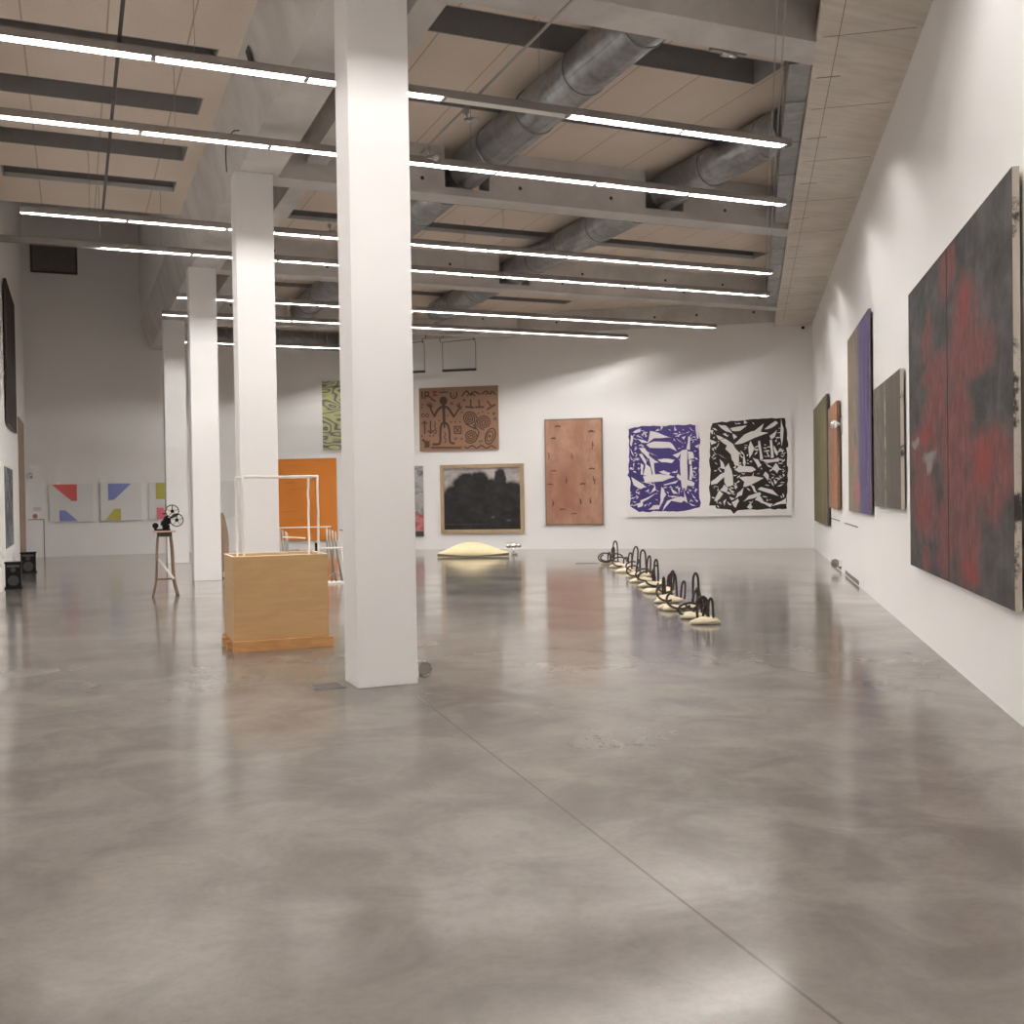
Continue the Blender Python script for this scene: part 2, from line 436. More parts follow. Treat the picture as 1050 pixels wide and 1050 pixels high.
# ------------------------------------------------------------------ ducts
def duct(cx, ya, yb, label, ring=1.45):
    t = thing('air_duct', label, 'air duct', (cx, ya, 6.725), 0, 'round galvanised ducts under the ceiling')
    n = 28; r = .30
    q = MB(); q.tube([(0, v, 0) for v in (0, yb - ya)], r, n)
    for k in range(5):
        a_ = -pi / 2 + (k - 2) * .5
        q.tube([(math.cos(a_) * r, 0.02, math.sin(a_) * r), (math.cos(a_) * r, yb - ya - .02, math.sin(a_) * r)], .006, 4)
    q.build('pipe', GALV, t)
    k = .5
    while k < yb - ya - .2:
        c = [(0, k - .018, 0), (0, k + .018, 0)]
        MB().tube(c, r + .014, n).build('joint_ring', GALV, t); k += ring
duct(DUCTS[0], 9.45, 15.49, 'big round steel duct nearest to the camera, right of the near column')
duct(DUCTS[0], 15.96, 22.09, 'round steel duct just showing beside the near column behind the second lamp')
duct(DUCTS[0], 22.56, 28.59, 'round steel duct seen between the second and the near column')
duct(DUCTS[1], 12.1, 15.49, 'short round steel duct above the nearest lamp at the right')
duct(DUCTS[1], 15.96, 22.09, 'round steel duct in the middle bay at the right of the picture')
duct(DUCTS[1], 22.56, 27.6, 'farthest round steel duct, above the hanging bars')
t = thing('ribbed_duct', 'horizontal ribbed silver duct below the ceiling in front of the far end', 'air duct', (3.62, 31.5, 6.36))
q = MB(); q.tube([(0, 0, 0), (3.98, 0, 0)], .28, 24); q.build('pipe', GALV, t)
for i in range(11): MB().tube([(.2 + .36 * i, 0, 0), (.23 + .36 * i, 0, 0)], .295, 20).build('rib', GALV, t)
# rectangular steel trunking along the slab edge
def trunk(ya, yb, label):
    p = Vector((slab_x(ya) - .16, ya, 6.62)); q = Vector((slab_x(yb) - .16, yb, 6.62))
    t = thing('steel_trunking', label, 'trunking', p, 0, 'flat steel trunking along the concrete slab')
    MB().bar((0, 0, 0), q - p, .24, .5).build('casing', GALV, t)
    L = (q - p).length; dd = (q - p).normalized(); k = 1.2
    while k < L - .2:
        c = dd * k; MB().bar(c - dd * .02, c + dd * .02, .26, .52).build('joint_band', GALV, t); k += 1.5
trunk(9.6, 15.4, 'flat steel trunking along the slab edge in the nearest bay')
trunk(16.05, 22.0, 'flat steel trunking along the slab edge in the middle bay')

# ------------------------------------------------------------------ strip lamps
LZ = 5.98
def strip_lamp(x0, x1, y, label, dark=(), lit_from=None, wires=()):
    t = thing('strip_lamp', label, 'strip lamp', (x0, y, LZ), 0, 'fluorescent strip lamps')
    L = x1 - x0; w = .07; h = .078
    q = MB(); q.box(0, L, -w, -w + .006, 0, h).box(0, L, w - .006, w, 0, h).box(0, L, -w, w, h, h + .006)
    q.box(0, .006, -w, w, 0, h).box(L - .006, L, -w, w, 0, h)
    q.box(0, L, -.02, .02, h + .006, h + .03)
    q.build('housing', HOUSE, t)
    s0 = 0.0 if lit_from is None else lit_from - x0
    q = MB(); a, b = -w + .007, w - .007
    q.face([(s0, a, .0), (L - .01, a, .0), (L - .01, a + .025, .06), (s0, a + .025, .06)])
    q.face([(s0, b, .0), (L - .01, b, .0), (L - .01, b - .025, .06), (s0, b - .025, .06)])
    q.face([(s0, a + .025, .06), (L - .01, a + .025, .06), (L - .01, b - .025, .06), (s0, b - .025, .06)])
    q.build('reflector', REFL, t)
    x = s0 + .03; i = 0
    while x < L - .1:
        e = min(x + 1.47, L - .03)
        MB().tube([(x, 0, .031), (e, 0, .031)], .008, 6).build('tube', DEAD if i in dark else TUBE, t)
        if e < L - .05: MB().box(e + .002, e + .048, -.06, .06, .004, .058).build('lamp_holder', HOUSE, t)
        x = e + .05; i += 1
    for wx in wires:
        MB().tube([(wx - x0, 0, h + .03), (wx - x0, 0, CEIL - LZ - .004)], .004, 5).build('suspension_wire', STEEL, t)
strip_lamp(-.9, 1.3, .25, 'added unseen strip lamp above the viewer, brightening the near column', (), None, (0,))  # extra lamp out of view, added to brighten the near column and floor
strip_lamp(-.9, wall_x(4.5) - 1.15, 4.5, 'strip lamp overhead nearest to the viewer, above the frame', (), None, (0, 3))
strip_lamp(-.9, wall_x(6.75) - 1.15, 6.75, 'second strip lamp overhead, above the frame', (), None, (0, 4))
strip_lamp(-.72, 8.46, 11.0, 'topmost strip lamp in view, with one unlit tube right of the near column', (3,), None, (1.2, 5.0))
strip_lamp(-.72, 10.1, 13.25, 'second strip lamp from the top, passing under the near end of the duct', (), None, (1.2, 5.0))
strip_lamp(-.68, 13.0, 17.5, 'third strip lamp from the top, starting near the left wall', (), None, (.3, 7.2))
strip_lamp(-1.2, 14.4, 19.5, 'fourth strip lamp from the top, its left end unlit and pale', (), .49, (.49, 1.5, 7.2))
strip_lamp(2.12, 15.8, 23.7, 'fifth strip lamp from the top, ending before the right wall', (), None, (3.0, 8.0))
strip_lamp(1.98, 14.4, 26.0, 'sixth strip lamp from the top, short of the back wall corner', (), None, (3.0, 8.0))
strip_lamp(2.9, 7.9, 30.3, 'lowest and farthest strip lamp, behind the columns', (), None, (4.0,))

# rails, rods and cables
def rail(name, label, cat, pts, w, mat=STEEL, h=None):
    a = Vector(pts[0]); q = MB()
    for p, r in zip(pts, pts[1:]): q.bar(Vector(p) - a, Vector(r) - a, w, h)
    return tag(q.build(name, mat, None, a), label, cat)
rail('cable_rail', 'dark rail over the left aisle crossing above the strip lamps', 'rail', [(.49, 3, 6.12), (.49, 17.4, 6.12)], .035, DARKST)
rail('cable_rail', 'grey conduit rod right of the near column, running beside the big duct', 'rail', [(4.28, 4, 6.115), (4.28, 13.2, 6.115)], .022, STEEL)
for k, l in ((0, 'left one of two thin parallel rods hung beside the slab'), (.09, 'right one of two thin parallel rods hung beside the slab')):
    rail('hanging_rod', l, 'rod', [(6.08 - .579 * 2 + k, 8.06 - .815 * 2, 6.115), (15.6 + k, 21.3, 6.115)], .016, STEEL)
tag(MB().tube(smooth_path([(2.02, 13.7, 6.30), (1.99, 14.1, 6.40), (1.98, 14.6, 6.36), (2.04, 15.05, 6.17)]), .008, 6).build('cable', BLACK), 'thin black cable drooping to the top of the second column', 'cable')
rail('lamp_track', 'black lighting track under the bolted cross beam at the right', 'track', [(5.0, 16.05, 6.36), (10.6, 16.05, 6.36)], .05, DARKST, .06)

def spot(loc, label, rz=0):
    t = thing('spotlight', label, 'spotlight', loc, rz, 'small clamp spotlights')
    MB().box(-.03, .03, -.03, .03, -.06, 0).build('clamp', STEEL, t)
    MB().tube([(0, 0, -.05), (.02, -.03, -.12)], .01, 6).build('arm', STEEL, t)
    MB().tube([(.0, .02, -.12), (.03, -.06, -.15), (.06, -.14, -.18)], [.02, .032, .042], 12).build('shade', STEEL, t)
spot((4.28, 11.5, 6.105), 'small clamp spotlight on the grey rod, upper of the two')
spot((4.28, 12.9, 6.105), 'small clamp spotlight on the grey rod, lower of the two')
t = thing('flood_lamp', 'small silver lamp fixed under the nearest cross beam near the slab', 'lamp', (6.6, 9.6, 6.36))
MB().box(-.22, .22, -.03, .03, -.02, .02).build('bracket', STEEL, t)
MB().tube([(-.08, 0, -.03), (.1, 0, -.03)], .03, 10).build('lamp_body', CHROME, t)
spot((4.2, 18.2, 6.4), 'small clamp spotlight between the second and the near column')
tag(MB().box(-.04, .04, 0, .08, -.03, .03).build('camera_box', BLACK, None, on_back(.25, 6.22, .09), RZ_B), 'tiny dark security camera in the corner above the diptych', 'camera')

# ------------------------------------------------------------------ paintings
def place_painting(name, label, base, rz, w, h, front, side=None, depth=.05, gap=.03, extra=None, mats=(), group=None, cat='painting'):
    """base: point on the wall at the middle of the picture's lower edge; local x along the wall, -y out of the wall"""
    d = depth + gap
    q = MB(); x0, x1 = -w / 2, w / 2
    q.face([(x0, -d, 0), (x1, -d, 0), (x1, -d, h), (x0, -d, h)], 0, [(0, 0), (1, 0), (1, 1), (0, 1)])
    for P in ([(x0, -gap, 0), (x0, -d, 0), (x0, -d, h), (x0, -gap, h)], [(x1, -d, 0), (x1, -gap, 0), (x1, -gap, h), (x1, -d, h)],
              [(x0, -gap, 0), (x1, -gap, 0), (x1, -d, 0), (x0, -d, 0)], [(x0, -d, h), (x1, -d, h), (x1, -gap, h), (x0, -gap, h)], [(x1, -gap, 0), (x0, -gap, 0), (x0, -gap, h), (x1, -gap, h)]):
        q.face(P, 1)
    for k in (-.3, .3): q.box(k * w - .03, k * w + .03, -gap, 0, h * .75, h * .75 + .06, 1)      # hanging blocks
    if extra: extra(q, w, h, d)
    o = q.build(name, [front, side or RAWCANVAS, *mats], None, base, rz)
    return tag(o, label, cat, group)

def poly(q, pts, w, h, d, mi, k=1):
    """flat paint patch in picture coordinates u, v"""
    P = [((u - .5) * w, -d - .0012 * k, v * h) for u, v in pts]
    ar = sum(P[i][0] * P[(i + 1) % len(P)][2] - P[(i + 1) % len(P)][0] * P[i][2] for i in range(len(P)))
    q.face(P if ar > 0 else P[::-1], mi)
def stroke(q, pts, wd, w, h, d, mi, k=2):
    """brush line in picture coordinates; wd in metres"""
    P = [Vector(((u - .5) * w, 0, v * h)) for u, v in pts]; L, R = [], []
    for i in range(len(P)):
        t = (P[min(i + 1, len(P) - 1)] - P[max(i - 1, 0)]).normalized(); n = Vector((-t.z, 0, t.x)) * wd / 2
        e = t * wd * .3 * ((i == len(P) - 1) - (i == 0))
        L.append(P[i] + n + e); R.append(P[i] - n + e)
    y = -d - .0012 * k
    for i in range(len(P) - 1):
        q.face([(R[i].x, y, R[i].z), (R[i + 1].x, y, R[i + 1].z), (L[i + 1].x, y, L[i + 1].z), (L[i].x, y, L[i].z)], mi)

# --- large black and red painting, right wall
def m_red():
    b = NB('black_and_red_paint'); uv = b.coord('UV')
    wp = b.warp(b.warp(uv, .15, 3.2, 3), .09, 13.0, 5)
    st = b.noise(b.scale(uv, (26, 3, 1)), 1.0, 5, .7); n = b.noise(uv, 7, 6, .7); f = b.noise(b.scale(uv, (40, 12, 1)), 1.0, 5, .75)
    base = b.mix(b.ramp(n, .3, .75), (.030, .028, .028), (.088, .083, .082))
    base = b.mix(b.ramp(st, .5, .75, 0.0, .45), base, (.12, .118, .12))
    red = b.mix(b.ramp(f, .35, .7), (.105, .040, .038), (.175, .072, .068))
    red = b.mix(b.ramp(n, .55, .75, 0.0, .6), red, (.21, .09, .075))
    L = [(.502, .934, .085, .075), (.648, .741, .115, .13), (.256, .788, .07, .08), (.40, .655, .21, .05), (.74, .637, .155, .075), (.56, .66, .2, .085), (.489, .311, .075, .32),
         (.620, .455, .115, .107), (.207, .416, .17, .10), (.204, .234, .15, .12), (.84, .321, .16, .105), (.666, .158, .105, .157), (.216, .045, .07, .05), (.28, .53, .1, .06), (.60, .30, .06, .09)]
    L += [(.55, .56, .13, .10), (.36, .60, .10, .12), (.44, .12, .12, .10)]
    mk = b.blobs(wp, L, .28)
    mk = b.math('MULTIPLY', mk, b.ramp(b.noise(b.scale(uv, (5, 3.2, 1), (3, 1, 0)), 1.0, 6, .7), .34, .47))
    c = b.mix(b.math('MULTIPLY', mk, b.ramp(st, .3, .6, .72, .98)), base, red)
    hot = b.blobs(wp, [(.79, .335, .06, .05), (.20, .47, .07, .035), (.64, .80, .035, .06), (.68, .06, .06, .035), (.20, .22, .05, .03)], .7)
    c = b.mix(b.math('MULTIPLY', hot, .6), c, (.21, .032, .03))
    pale = b.blobs(wp, [(.27, .385, .06, .022), (.10, .445, .035, .018), (.28, .36, .025, .04)], .5)
    c = b.mix(b.math('MULTIPLY', pale, .7), c, (.22, .235, .22))
    u, v, z = b.sep(uv)
    c = b.mix(b.ramp(b.math('ABSOLUTE', b.math('SUBTRACT', u, .489)), .007, .003), c, (.02, .008, .008))
    return b.done(c, .75, 0.0, .12)
def m_edge():
    b = NB('scuffed_canvas_edge'); w = b.coord(); n = b.noise(b.scale(w, (1, 1, .7)), 2.4, 6, .72)
    return b.done(b.mix(b.ramp(n, .40, .48), (.045, .035, .03), (.50, .45, .38)), .8)
EDGE = m_edge()
a0, a1 = 18.70, 23.31
place_painting('painting', 'huge black painting with dark red patches at the right edge of the picture', on_right((a0 + a1) / 2, .788), RZ_R, a1 - a0, 2.926, m_red(), EDGE, .045, .025)

# --- grey streaked painting
def m_streak(name, stops, sx=40, sy=1.2, extra=None):
    b = NB(name); uv = b.coord('UV')
    n = b.noise(b.scale(uv, (sx, sy, 1)), 1.0, 6, .7, .3); c = b.colramp(n, stops)
    if extra: c = extra(b, uv, c)
    return b.done(c, .75, 0.0, .12)
def greystreak(b, uv, c):
    u, v, z = b.sep(uv)
    n2 = b.noise(b.scale(uv, (14, 5, 1)), 1.0, 5, .7)
    c = b.mix(b.math('MULTIPLY', b.ramp(u, .55, .05), b.ramp(n2, .4, .62, 0.0, .85)), c, (.20, .18, .155))
    line = b.math('MULTIPLY', b.ramp(b.math('ABSOLUTE', b.math('SUBTRACT', u, .47)), .04, .008), b.ramp(b.noise(b.scale(uv, (6, 9, 1)), 1.0, 4), .35, .6))
    return b.mix(b.math('MULTIPLY', line, .8), c, (.36, .34, .20))
M_GS = m_streak('grey_streaked_paint', [(.3, (.075, .063, .055)), (.7, (.125, .108, .095))], 30, 1.5, greystreak)
place_painting('painting', 'grey brown painting with a thin pale vertical streak, beside the huge black one', on_right(16.65, 1.38), RZ_R, 2.66, 1.625, M_GS, EDGE, .04, .025)

# --- tall violet painting, hanging cloth like
def violet(b, uv, c):
    u, v, z = b.sep(uv)
    n = b.noise(b.scale(uv, (30, 6, 1)), 1.0, 5, .75, .4); n3 = b.noise(b.scale(uv, (22, 9, 1), (4, 9, 0)), 1.0, 5, .7)
    warm = b.colramp(n, [(.3, (.12, .085, .09)), (.48, (.22, .17, .15)), (.6, (.26, .23, .12)), (.75, (.34, .17, .15))])
    c = b.mix(b.math('ADD', b.ramp(u, .70, .38, 0.0, 1.0), b.ramp(n3, .62, .70, 0.0, .15)), c, warm)
    c = b.mix(b.math('MULTIPLY', b.ramp(n3, .62, .70), b.ramp(v, .35, .0, .1, .8)), c, (.48, .44, .52))
    return b.mix(b.math('MULTIPLY', b.blobs(b.warp(uv, .1, 6), [(.45, .11, .12, .06), (.35, .3, .08, .05)], .6), .7), c, (.42, .13, .13))
M_V = m_streak('violet_streaked_paint', [(.32, (.045, .035, .085)), (.5, (.085, .07, .17)), (.7, (.20, .18, .27))], 34, 2.0, violet)
place_painting('painting', 'tall narrow violet and grey streaked canvas on the right wall', on_right(13.07, 1.246), RZ_R, 3.36, 3.0, M_V, M_V, .03, .03)

# --- small rust painting and big olive one, far end of right wall
M_RUST = m_streak('rust_and_grey_paint', [(.3, (.16, .10, .075)), (.55, (.25, .16, .11)), (.75, (.30, .24, .19))], 9, 6,
                  lambda b, uv, c: b.mix(b.math('MULTIPLY', b.ramp(b.sep(uv)[0], .25, .85), b.ramp(b.noise(uv, 4, 4), .35, .6)), c, (.40, .15, .075)))
place_painting('painting', 'rust and grey painting half hidden behind the olive one', on_right(8.17, 1.245), RZ_R, 2.3, 2.13, M_RUST, BROWNW, .06, .03)
M_OLIVE = m_streak('olive_paint', [(.3, (.115, .10, .055)), (.7, (.19, .165, .095))], 8, .8,
                   lambda b, uv, c: b.mix(b.ramp(b.math('ABSOLUTE', b.math('SUBTRACT', b.sep(uv)[0], .55)), .02, .005, 0.0, .5), c, (.09, .08, .045)))
place_painting('painting', 'olive green panel nearest to the far corner of the right wall', on_right(4.0, .825), RZ_R, 4.85, 2.95, M_OLIVE, DARKST, .05, .03)

# --- shard diptych on the back wall
random.seed(11)
BLUE_OUT = [(55, 85), (120, 68), (200, 55), (420, 62), (640, 58), (820, 55), (826, 180), (838, 262), (822, 300), (824, 600), (820, 800), (838, 905), (825, 955), (720, 980), (570, 1000), (360, 992), (160, 1000), (110, 965), (65, 940), (68, 700), (58, 620), (35, 592), (52, 560), (60, 300)]
BLUE_SH = [[(300,120),(350,130),(440,165),(520,190),(430,190),(340,190),(270,240)],[(265,265),(340,235),(500,245),(545,290),(570,335),(500,300),(400,300),(300,295)],[(380,425),(440,420),(550,435),(520,465),(420,455)],[(390,560),(440,548),(505,575),(490,595),(430,585)],[(225,610),(400,590),(480,600),(545,620),(420,660),(240,665)],[(635,360),(695,350),(695,600),(685,720),(635,715),(620,500)],[(705,350),(755,360),(765,420),(710,430)],[(715,440),(745,440),(740,490),(715,480)],[(725,510),(745,510),(740,650),(715,640)],[(690,310),(710,190),(730,200),(725,320)],[(170,300),(230,300),(275,350),(270,410),(200,340)],[(275,390),(380,465),(330,470),(345,590),(320,600),(300,500)],[(240,480),(290,520),(305,600),(250,595),(215,590)],[(170,370),(200,365),(245,440),(240,480)],[(185,470),(215,490),(205,580),(185,580)],[(145,195),(215,210),(270,240),(200,235)],[(105,120),(185,85),(180,120),(130,130)],[(410,60),(435,60),(415,105)],[(440,700),(590,660),(560,690),(450,710)],[(195,665),(290,675),(380,670),(270,685)],[(85,620),(130,650),(200,690),(240,720),(180,740),(110,700)],[(290,790),(340,715),(345,760)],[(180,870),(340,800),(300,830),(190,890)],[(410,740),(440,770),(425,880),(370,970),(400,870)],[(430,980),(480,880),(620,840),(660,860),(620,900),(520,880)],[(270,970),(320,930),(380,930),(380,965)],[(140,910),(200,890),(200,930),(150,945)],[(510,745),(590,800),(540,800)],[(590,740),(615,740),(600,820)],[(655,780),(690,900),(660,880)],[(725,790),(785,860),(760,850)],[(690,900),(780,935),(740,935)],[(75,300),(110,380),(90,360)],[(60,370),(105,430),(80,420)],[(270,340),(370,390),(310,370)],[(540,380),(640,340),(590,410)],[(590,590),(640,620),(630,660),(580,620)],[(700,660),(770,690),(760,720),(690,710)],[(80,160),(105,170),(85,270),(70,250)],[(720,80),(780,135),(740,110)],[(790,60),(820,60),(820,200),(805,200)],[(780,290),(830,270),(810,310)],[(500,290),(570,330),(540,300)],[(580,200),(660,260),(610,230)],[(100,470),(115,460),(100,530)],[(560,60),(585,110),(560,115)],[(640,190),(680,180),(660,215)],[(420,760),(460,810),(440,840)],[(480,830),(600,835),(530,845)]]
BLACK_OUT = [(75, 90), (300, 75), (600, 60), (770, 60), (790, 180), (800, 340), (780, 350), (790, 430), (785, 520), (797, 540), (785, 700), (780, 940), (540, 945), (310, 950), (270, 985), (240, 945), (100, 930), (90, 900), (30, 900), (42, 840), (35, 760), (45, 600), (40, 500), (45, 280), (50, 170)]
BLACK_SH = [[(130,110),(200,120),(260,190),(200,170)],[(250,145),(400,125),(340,170),(270,170)],[(380,70),(410,95),(380,105)],[(300,290),(390,210),(480,180),(560,120),(530,190),(600,200),(480,240),(370,285)],[(580,160),(680,90),(700,110),(640,150)],[(150,270),(200,260),(270,310),(300,360),(320,380),(320,500),(280,490),(255,440),(250,400),(200,350),(215,320)],[(440,285),(470,340),(450,400),(430,430),(420,340)],[(515,285),(530,285),(555,440),(530,450),(515,330)],[(625,280),(645,280),(660,430),(635,435)],[(665,330),(700,400),(690,420),(670,390)],[(375,400),(390,480),(380,520),(365,490)],[(460,440),(510,460),(540,510),(510,530)],[(540,465),(650,460),(700,445),(705,480),(600,490)],[(710,455),(760,460),(715,468)],[(290,550),(330,520),(450,530),(480,555),(440,575),(330,575)],[(335,630),(470,625),(550,640),(430,700),(370,715),(380,670)],[(140,450),(170,480),(190,540),(150,530)],[(60,690),(60,660),(140,600),(185,580),(180,620),(110,680)],[(190,540),(225,500),(250,560),(265,690),(210,705),(185,660)],[(140,750),(180,700),(215,730),(200,770)],[(85,850),(130,760),(165,790),(110,850)],[(290,830),(310,780),(365,735),(350,800)],[(255,870),(310,840),(320,860),(290,920)],[(430,700),(470,720),(500,780),(470,770)],[(510,750),(540,730),(640,755),(695,810),(600,780)],[(370,860),(420,810),(520,780),(530,800),(470,830)],[(480,850),(520,810),(560,870),(540,880)],[(560,870),(640,890),(620,920),(540,880)],[(640,910),(720,870),(770,840),(770,890),(680,900)],[(400,920),(430,885),(450,920),(430,940)],[(645,550),(680,500),(710,550),(690,590)],[(560,610),(580,580),(610,620),(600,660)],[(725,230),(735,80),(755,170),(735,320)],[(625,230),(690,180),(670,240),(640,260)],[(590,510),(650,540),(610,530)],[(275,700),(310,720),(290,740)],[(45,160),(80,160),(70,200)],[(40,250),(110,280),(60,300)],[(110,210),(180,240),(130,250)],[(110,390),(200,440),(160,420)],[(660,650),(690,680),(670,700)],[(690,720),(750,700),(720,720)],[(270,200),(310,230),(280,250)],[(270,530),(300,510),(290,540)],[(230,820),(280,835),(250,850)],[(170,860),(200,840),(180,900)],[(700,540),(740,560),(710,560)]]
def diptych(q, w, h, d):
    U = lambda x: (x - 642.2) / (812.2 - 642.2)
    V = lambda y: (530.3 - y) / (530.3 - 431.0)
    for out, sh, (sc, ox, oy), mi in ((BLUE_OUT, BLUE_SH, (10.5, 640, 430), 2), (BLACK_OUT, BLACK_SH, (9.55, 725, 425), 3)):
        T = lambda p: (U(p[0] / sc + ox), V(p[1] / sc + oy))
        ragged = []
        for i in range(len(out)):
            a, b = Vector((*out[i], 0)), Vector((*out[(i + 1) % len(out)], 0))
            n_ = max(1, int((b - a).length / 40)); nn = Vector((-(b - a).y, (b - a).x, 0)).normalized()
            for k in range(n_):
                p = a.lerp(b, k / n_) + nn * random.uniform(-7, 7) * (k > 0); ragged.append((p.x, p.y))
        poly(q, [T(p) for p in ragged], w, h, d, mi, 1)
        boxes = []
        for s_ in sh:
            gx, gy = sum(p[0] for p in s_) / len(s_), sum(p[1] for p in s_) / len(s_)
            s_ = [(gx + (p[0] - gx) * 1.1, gy + (p[1] - gy) * 1.14) for p in s_]
            jag = []
            for i in range(len(s_)):
                a, b = Vector((*s_[i], 0)), Vector((*s_[(i + 1) % len(s_)], 0)); jag.append((a.x, a.y))
                if (b - a).length > 55:
                    nn = Vector((-(b - a).y, (b - a).x, 0)).normalized(); c = a.lerp(b, random.uniform(.35, .65)) + nn * random.uniform(-6, 6); jag.append((c.x, c.y))
            poly(q, [T(p) for p in jag], w, h, d, 4, 2)
            xs = [p[0] for p in s_]; ys = [p[1] for p in s_]; boxes.append((min(xs), max(xs), min(ys), max(ys)))
        n_ = 0
        X0, X1 = min(p[0] for p in out) + 35, max(p[0] for p in out) - 40; Y0_, Y1_ = min(p[1] for p in out) + 40, max(p[1] for p in out) - 70
        tries = 0
        while n_ < 130 and tries < 6000:
            tries += 1
            x, y = random.uniform(X0, X1), random.uniform(Y0_, Y1_)
            if mi == 2 and 330 < x < 600 and 300 < y < 540: continue
            if any(b[0] - 5 < x < b[1] + 5 and b[2] - 4 < y < b[3] + 4 for b in boxes): continue
            ang = random.uniform(-.9, .9) + (pi / 2 if random.random() < .25 else 0); L = random.uniform(18, 62); t_ = random.uniform(6, 17)
            ca, sa = math.cos(ang), math.sin(ang)
            P = [(x + ca * u - sa * v, y + sa * u + ca * v) for u, v in ((-L / 2, 0), (-L * .1, -t_ / 2), (L / 2, -t_ * .1), (L * .15, t_ / 2))]
            poly(q, [T(p) for p in P], w, h, d, 4, 2); n_ += 1
M_BLUE = plain('violet_blue_paint', (.062, .045, .165), .7, 0, .12, 12.0, .12)
M_BLK = plain('black_paint', (.030, .025, .022), .7, 0, .15, 12.0, .12)
place_painting('painting', 'wide white canvas with one violet and one black field of folded shards', on_back(2.935, .93), RZ_B, 4.69, 2.77, GROUND, GROUND, .06, .03, diptych, [M_BLUE, M_BLK, plain('bare_canvas', (.72, .69, .67), .7, 0, .04)])

# --- copper painting
def m_copper():
    b = NB('copper_pink_paint'); uv = b.coord('UV'); u, v, z = b.sep(uv)
    n = b.noise(uv, 4, 6, .65); f = b.noise(uv, 26, 5, .7)
    c = b.mix(b.ramp(n, .3, .7), (.31, .165, .11), (.44, .265, .185))
    c = b.mix(b.math('MULTIPLY', b.blobs(b.warp(uv, .12, 4), [(.4, .38, .2, .22), (.3, .2, .3, .12), (.08, .35, .07, .2)], .7), .6), c, (.27, .115, .075))
    c = b.mix(b.ramp(f, .55, .75, 0.0, .25), c, (.22, .115, .08))
    ex = b.math('MINIMUM', b.math('MINIMUM', u, b.math('SUBTRACT', 1.0, u)), b.math('MULTIPLY', b.math('MINIMUM', v, b.math('SUBTRACT', 1.0, v)), 1.8))
    c = b.mix(b.ramp(ex, .035, .0, 0.0, .85), c, (.10, .075, .06))
    return b.done(c, .75, 0.0, .12)
def copper_marks(q, w, h, d):
    r = random.Random(5)
    for (x, y, vert) in [(150,140,0),(125,242,0),(450,190,0),(455,310,1),(275,395,1),(110,518,0),(438,506,0),(225,605,1),(80,637,0),(465,605,1),(362,640,0),(105,795,1),(345,795,1),(430,795,1),(180,858,0),(285,898,0),(75,395,1)]:
        u0, v0 = (x - 40) / 500, (990 - y) / 915
        for k in range(3):
            L = r.uniform(.03, .05); o = r.uniform(-.02, .02); t = r.uniform(-.012, .012)
            P = [(u0 + t, v0 - L / 2 + o), (u0 + t + .008, v0), (u0 + t - .006, v0 + L / 2 + o)] if vert else [(u0 - L + o, v0 + t * .5), (u0 + o, v0 + t * .5 + .006), (u0 + L + o, v0 + t * .5)]
            stroke(q, P, r.uniform(.012, .026), w, h, d, 2)
place_painting('painting', 'tall copper pink painting with small dark marks, on the back wall', on_back(6.84, .71), RZ_B, 1.73, 3.15, m_copper(), DARKST, .05, .02, copper_marks, [plain('dark_brown_mark', (.085, .045, .032), .6, 0.0, .08, 12.0, .12)])

